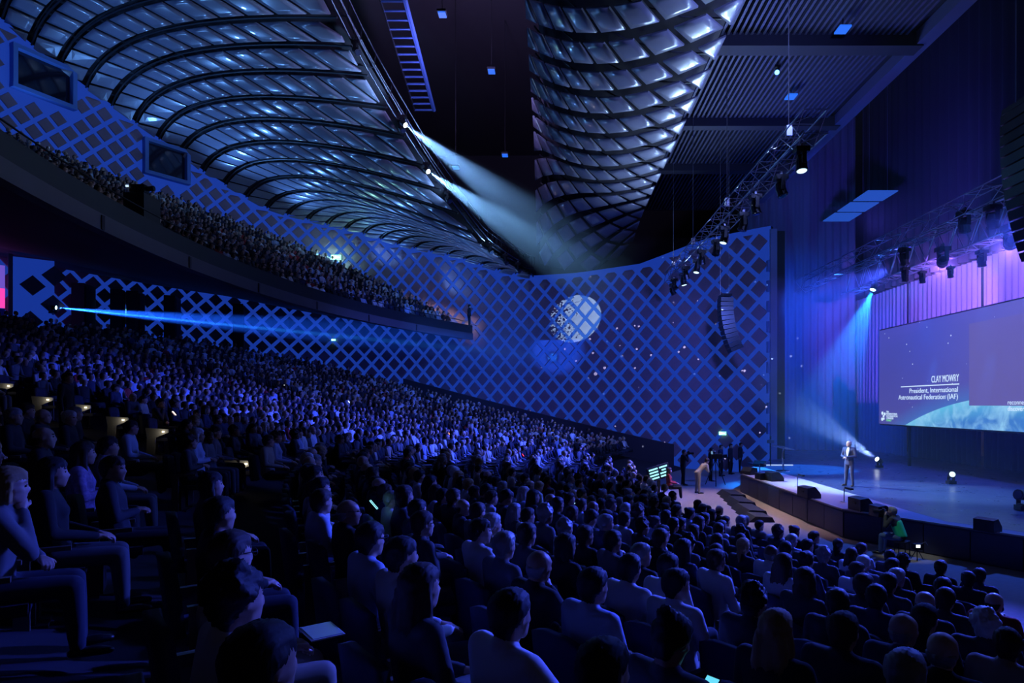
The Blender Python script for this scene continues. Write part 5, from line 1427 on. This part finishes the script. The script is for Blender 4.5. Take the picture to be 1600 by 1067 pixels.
# crouching photographer in a green vest before the stage
Y = 16.6; p = unpix(1408, 862, Y); z0 = 0.0
cr = person((p.x, p.y, -.12), PI * .62 + .35, 'sit_cam', 'short', 'grey', 'charcoal top', 1, M_jean); add_shoes(cr, 'sit_cam'); tag(cr, 'crouching photographer in green vest and blue jeans before the stage front', 'person', 'crew on the floor')
cr.location.z = .001
PP = POSES['sit_cam']; vm = blob('vest', [[(PP['hip'] + V3(0, 0, .02), (.145, .185, .08)), (PP['chest'], (.145, .195, .11))], [(PP['chest'] + PP['up'] * .1 + V3(0, .12, 0), .078), (PP['chest'] + PP['up'] * .1 + V3(0, -.12, 0), .078), (PP['chest'], (.14, .19, .1))]], .018, 3); vm.materials.append(M_vest); link('vest', vm, cr)
MBs = tag(empty('step_stool', (p.x, p.y, 0), PI * .62 + .35), 'low black stool under the crouching photographer', 'stool')
MB().box((-.02, 0, .40), (.30, .34, .04)).obj('top', M_black, MBs)
for q in (-1, 1):
    for w_ in (-1, 1): MB().tube((-.02 + .12 * q, .14 * w_, .38), (-.02 + .14 * q, .16 * w_, 0), .014, None, 6).obj('leg', M_blackmetal, MBs)
W4 = Matrix.Translation(cr.location) @ Matrix.Rotation(PI * .62 + .35, 4, 'Z'); cam_body(W4 @ (PP['H'] + V3(.22, 0, -.04)), PI * .62 + .35, 'camera held up by the crouching photographer', 1.1)
# camera kit with a lit display beside him
p = unpix(1433, 868, 16.3); kb = tag(empty('camera_kit', (p.x, p.y, 0)), 'camera kit with glowing white display on the floor beside the photographer', 'camera')
for a in (0, 2.1, 4.2): MB().tube((0, 0, .28), (.16 * math.cos(a), .16 * math.sin(a), 0), .012, None, 5).obj('leg', M_blackmetal, kb)
MB().box((0, 0, .34), (.22, .16, .14)).obj('body', M_blackmetal, kb); MB().box((-.02, -.085, .36), (.10, .01, .07)).obj('display', emis('white_display', (.8, .9, 1.0), 2.2), kb); MB().path([(.1, 0, .4), (.2, -.02, .46), (.26, -.02, .36)], .012, 5).obj('cable', M_chain, kb)
# crew and guests at the far end of the front floor
STAND = [(1067, 758, 'stand_cam', 'black top', 'photographer in black lifting a camera beside the caption monitor', TROU[0], {}),
         (1090, 771, 'stand_bow', 'beige top', 'person in beige trousers bending forward on the lit carpet', M_beige, {}),
         (1110, 752, 'stand_cam', 'dark suit', 'camera operator in dark clothes behind the tripod', TROU[0], {}),
         (1141, 741, 'stand_down', 'dark suit', 'guest in dark suit standing by the wall, second from the column', TROU[0], {}),
         (1157, 738, 'stand_down', 'black top', 'guest in black standing by the wall, closest to the column', TROU[0], {}),
         (1126, 744, 'stand_down', 'navy jacket', 'guest in navy jacket standing by the wall behind the tripod', TROU[0], {})]
for px, py, pose, top, lb, tr, ex in STAND:
    Y = floor_y(py, 0); p = unpix(px, py, Y); yaw = {'stand_cam': .1, 'stand_bow': .3, 'stand_down': -.6}[pose]
    o = person((p.x, p.y, .001), yaw, pose, 'short', 'dark', top, 1, tr); add_shoes(o, pose); tag(o, lb, 'person', 'crew on the floor')
    if px == 1067:
        W4 = Matrix.Translation(o.location) @ Matrix.Rotation(yaw, 4, 'Z'); cam_body(W4 @ (POSES[pose]['H'] + V3(.2, 0, -.05)), yaw, 'camera lifted by the photographer in black', 1.2)
        add_lanyard(o, pose)
# video camera on tripod
Y = floor_y(757, 0) - .3; p = unpix(1118, 757, Y); tp = tag(empty('video_tripod', (p.x, p.y, 0)), 'video camera on a tall tripod on the floor left of the stage', 'camera')
for k, a in enumerate((.3, 2.4, 4.5)):
    MB().path([(0, 0, 1.25), (.3 * math.cos(a), .3 * math.sin(a), .6), (.55 * math.cos(a), .55 * math.sin(a), 0)], .022, 6).obj('leg', M_glint, tp)
MB().box((.05, 0, 1.42), (.5, .2, .24)).obj('body', M_blackmetal, tp); MB().tube((.3, 0, 1.42), (.55, 0, 1.42), .08, .1, 10).obj('lens', M_blackmetal, tp); MB().tube((0, 0, 1.2), (0, 0, 1.3), .09, .07, 10).obj('head', M_blackmetal, tp); MB().box((-.2, -.1, 1.6), (.04, .2, .13)).obj('monitor', emis('tiny_monitor', (.3, .6, 1.0), .5), tp)
# woman in red seated by the caption monitor
x, y = seat_at(1046, 735); r, dgr = to_polar(x, y); o = person((x, y, rake(r)), math.radians(dgr), 'sit_f', 'long', 'brown', 'red top', 0, TROU[0]); tag(o, 'woman in red seated at the row end by the caption monitor', 'person', 'seated audience')
# standing figure in the dim stalls and on the balcony
x, y = seat_at(103, 590, 1.62); r, dgr = to_polar(x, y); o = person((x, y, rake(r)), math.radians(dgr), 'stand_down', 'short', 'dark', 'black top', 1); tag(o, 'person in black standing among the seated rows near the aisle', 'person')
p = unpix(733, 508, 45.3); o = person((p.x, p.y, ZC + 5.35), 0.4, 'stand_down', 'short', 'dark', 'dark suit', 1); tag(o, 'person in dark suit standing at the tip of the balcony', 'person')
# camera platform on the balcony
p = unpix(222, 306, 22.0); p.z = brake(to_polar(p.x, p.y)[0]); bx = tag(empty('camera_platform', p), 'black camera position with covered equipment on the balcony front', 'camera')
MB().box((0, 0, .9), (.7, .9, 1.8)).obj('cover', M_black, bx); MB().box((.1, -.3, 1.95), (.5, .3, .25)).obj('body', M_blackmetal, bx); MB().tube((.3, -.3, 1.95), (.6, -.3, 1.98), .07, .09, 8).obj('lens', M_blackmetal, bx); MB().box((-.2, -.48, 2.0), (.09, .03, .06)).obj('monitor', emis('tiny_monitor2', (.6, .8, 1.0), 1.2), bx)
# warm step lights and handrail along the balcony stairs by the wall
hr = MB(); pts_ = []
for k in range(14):
    t_ = k / 13; px = 560 + 185 * t_; py = 447 + 62 * t_; s = wall_where(px); q = WC.at(s); tt = WC.tan(s); n = Vector((-tt.y, tt.x, 0)); n = n if n.dot(Vector((-5, 20, 0)) - q) > 0 else -n
    pts_.append(unpix(px, py, q.y - .55))
    if k in (2, 4, 6, 8, 10, 12):
        o = tag(empty('step_light', unpix(px, py + 9, q.y - .25)), f'small warm step light on the balcony stair wall, {ords[k // 2 - 1]} going down', 'lamp', 'step lights on the balcony stair')
        MB().box((0, 0, 0), (.16, .05, .08)).obj('housing', M_black, o); MB().box((0, -.03, 0), (.12, .02, .05)).obj('lens', emis('step_lens', (1, .75, .6), 2.0), o)
        l = bpy.data.lights.new('step_glow', 'POINT'); l.energy = 22; l.color = (1.0, .72, .62); l.shadow_soft_size = .06
        lo = bpy.data.objects.new('step_glow', l); COL.objects.link(lo); lo.parent = o; lo.location = (-.15, -.35, .15)
hr.path(pts_, .03, 6); o = hr.obj('handrail', M_chrome); tag(o, 'thin metal handrail along the balcony stair by the lattice wall', 'handrail')

# glowing phones held up in the dim stalls
for px, py, colr, lb in ((584, 789, (.3, .9, 1.0), 'cyan glowing phone beside the bare-headed man in black'), (817, 711, (1.0, .05, .05), 'red glowing phone in the middle of the far stalls'), (702, 678, (1.0, .35, .08), 'tiny orange phone glow in the far stalls'),
                         (445, 603, (1.0, .95, .85), 'white phone light high in the rear stalls'), (545, 628, (.95, .95, 1.0), 'white phone light below the rear one in the stalls'), (895, 783, (.5, .9, 1.0), 'pale cyan phone in the stalls facing the stage front'), (272, 646, (1.0, .75, .6), 'warm phone glow beside the aisle seats')):
    x, y = seat_at(px, py, 1.05); r, dg = to_polar(x, y); z = rake(r) + 1.05; R = Matrix.Rotation(-.9, 3, 'Y')
    o = tag(empty('phone', (x, y, z), math.radians(dg) + PI), lb, 'phone', 'phones glowing among the audience')
    MB().box((0, 0, 0), (.15, .08, .01), 0, R).obj('case', M_black, o); MB().box(R @ V3(0, 0, -.007), (.135, .07, .004), 0, R).obj('back_glow', emis('phone_%d' % px, colr, 2.5), o); MB().box(R @ V3(0, 0, .007), (.135, .07, .004), 0, R).obj('display', emis('phone_%d' % px, colr, 2.5), o)

# ================================================================== HAZE IN THE BEAMS
def fade_mat(density, length, aniso, power=1.4):
    """haze that thins out along the beam (the cone's own Z axis)"""
    m = haze_mat('haze_air', density, aniso); nt = m.node_tree; v = next(n for n in nt.nodes if n.type == 'VOLUME_SCATTER')
    tc = nt.nodes.new('ShaderNodeTexCoord'); sp = nt.nodes.new('ShaderNodeSeparateXYZ'); nt.links.new(tc.outputs['Object'], sp.inputs[0])
    r = nt.nodes.new('ShaderNodeMapRange'); r.inputs[1].default_value = 0; r.inputs[2].default_value = length; r.inputs[3].default_value = 1; r.inputs[4].default_value = 0; nt.links.new(sp.outputs[2], r.inputs[0])
    p = nt.nodes.new('ShaderNodeMath'); p.operation = 'POWER'; p.inputs[1].default_value = power; nt.links.new(r.outputs[0], p.inputs[0])
    q = nt.nodes.new('ShaderNodeMath'); q.operation = 'MULTIPLY'; q.inputs[1].default_value = density; nt.links.new(p.outputs[0], q.inputs[0]); nt.links.new(q.outputs[0], v.inputs['Density'])
    return m
def beam_haze(loc, aim, length, half_deg, density, label, aniso=.3, r0=.12, n=28, fade=True, power=1.4):
    loc = Vector(loc); d = (Vector(aim) - loc).normalized()
    o = MB().tube((0, 0, .02), (0, 0, length), r0, r0 + length * math.tan(math.radians(half_deg)), n).obj('haze', fade_mat(density, length, aniso, power) if fade else haze_mat('haze_air', density, aniso))
    o.location = loc; o.rotation_euler = d.to_track_quat('Z', 'Y').to_euler()
    return tag(o, label, 'haze', kind='stuff')
B1, B2 = FOH[0] + FD[0] * .3, FOH[1] + FD[1] * .3
beam_haze(B1, SPK, 16.5, 6.7, .024, 'pale haze lit by the upper white beam from the ceiling slot')
beam_haze(B2, SPK, 16.5, 6.7, .024, 'pale haze lit by the lower white beam from the ceiling slot')
# low beam from the back of the stalls, sweeping the haze under the balcony
q0 = unpix(92, 481, 36.2); q1 = Vector((-.3, 45.0, ZC + 3.85))
beam_haze(q0, q1, (q1 - q0).length + 1, 4.1, .045, 'blue haze sheet in the low beam under the balcony', r0=.05, fade=False)
q2 = unpix(850, 557, 45.2); beam_haze(q0, q2, (q2 - q0).length - .6, .72, .04, 'bright haze line along the lower edge of the low beam', r0=.03, n=14, fade=False)
rl = moving_head('moving_light', q0 - (q1 - q0).normalized() * .3, q1, L_cyan, 'blue beam spotlight at the back of the stalls beside the lattice return', None, .8, up=False)
# stage beams
cy = T2POS[2]; cya = unpix(1290, 640, cy.y - 1); cyd = (cya - cy).normalized()
beam_haze(cy + cyd * .3, cya, 9.5, 17, .03, 'wide blue haze cone under the cyan spotlight')
spot('cyan_beam', cy + cyd * .28, cya, 30000, (0.01, .22, 1.0), 32, .5)
fl = FLP[0]; fa = unpix(1250, 640, fl.y - 1.5); fd = (fa - fl).normalized()
beam_haze(fl + fd * .3, fa, 7, 11, .045, 'pale blue haze cone rising from the floor spotlight')
spot('floor_beam', fl + fd * .28, fa, 9000, (.25, .45, 1.0), 20, .6)
fl = FLP[1]; fa = fl + Vector((-.6, -2, .5)); fd = (fa - fl).normalized()
spot('floor_beam', fl + fd * .28, fa, 60, (.5, .7, 1.0), 40, .6)
for i, colr, pw, ang, lb in ((0, PURPLE, 14000, 58, 'purple haze cone under the middle spotlight of the screen truss'), (1, PURPLE, 14000, 58, 'purple haze cone under the spotlight by the speaker stack'), (4, (.03, .2, 1), 9000, 11, 'thin blue haze shaft beside the middle purple cone'), (6, (.03, .2, 1), 9000, 11, 'thin blue haze shaft between the two purple cones')):
    p = T2POS[i]; aim = Vector((21.2, (35.5, 30.5)[i], ZC + 5.0)) if i < 2 else p + Vector((1.2, 1.5, -4)); d = (aim - p).normalized(); k = 1.35 if i < 2 else .95
    beam_haze(p + d * .25 * k, aim, 5.6 if i < 2 else 4.2, ang / 2 + .6, .03, lb); spot('truss_beam', p + d * .24 * k, aim, pw, colr, ang, .5)

# thin stage haze that fills the stage house
o = MB().box((15.0, 26.0, 7.6), (12.0, 34.0, 13.2)).obj('haze', haze_mat('stage_haze', .003, .2)); tag(o, 'thin blue haze hanging over the whole stage', 'haze', kind='stuff')
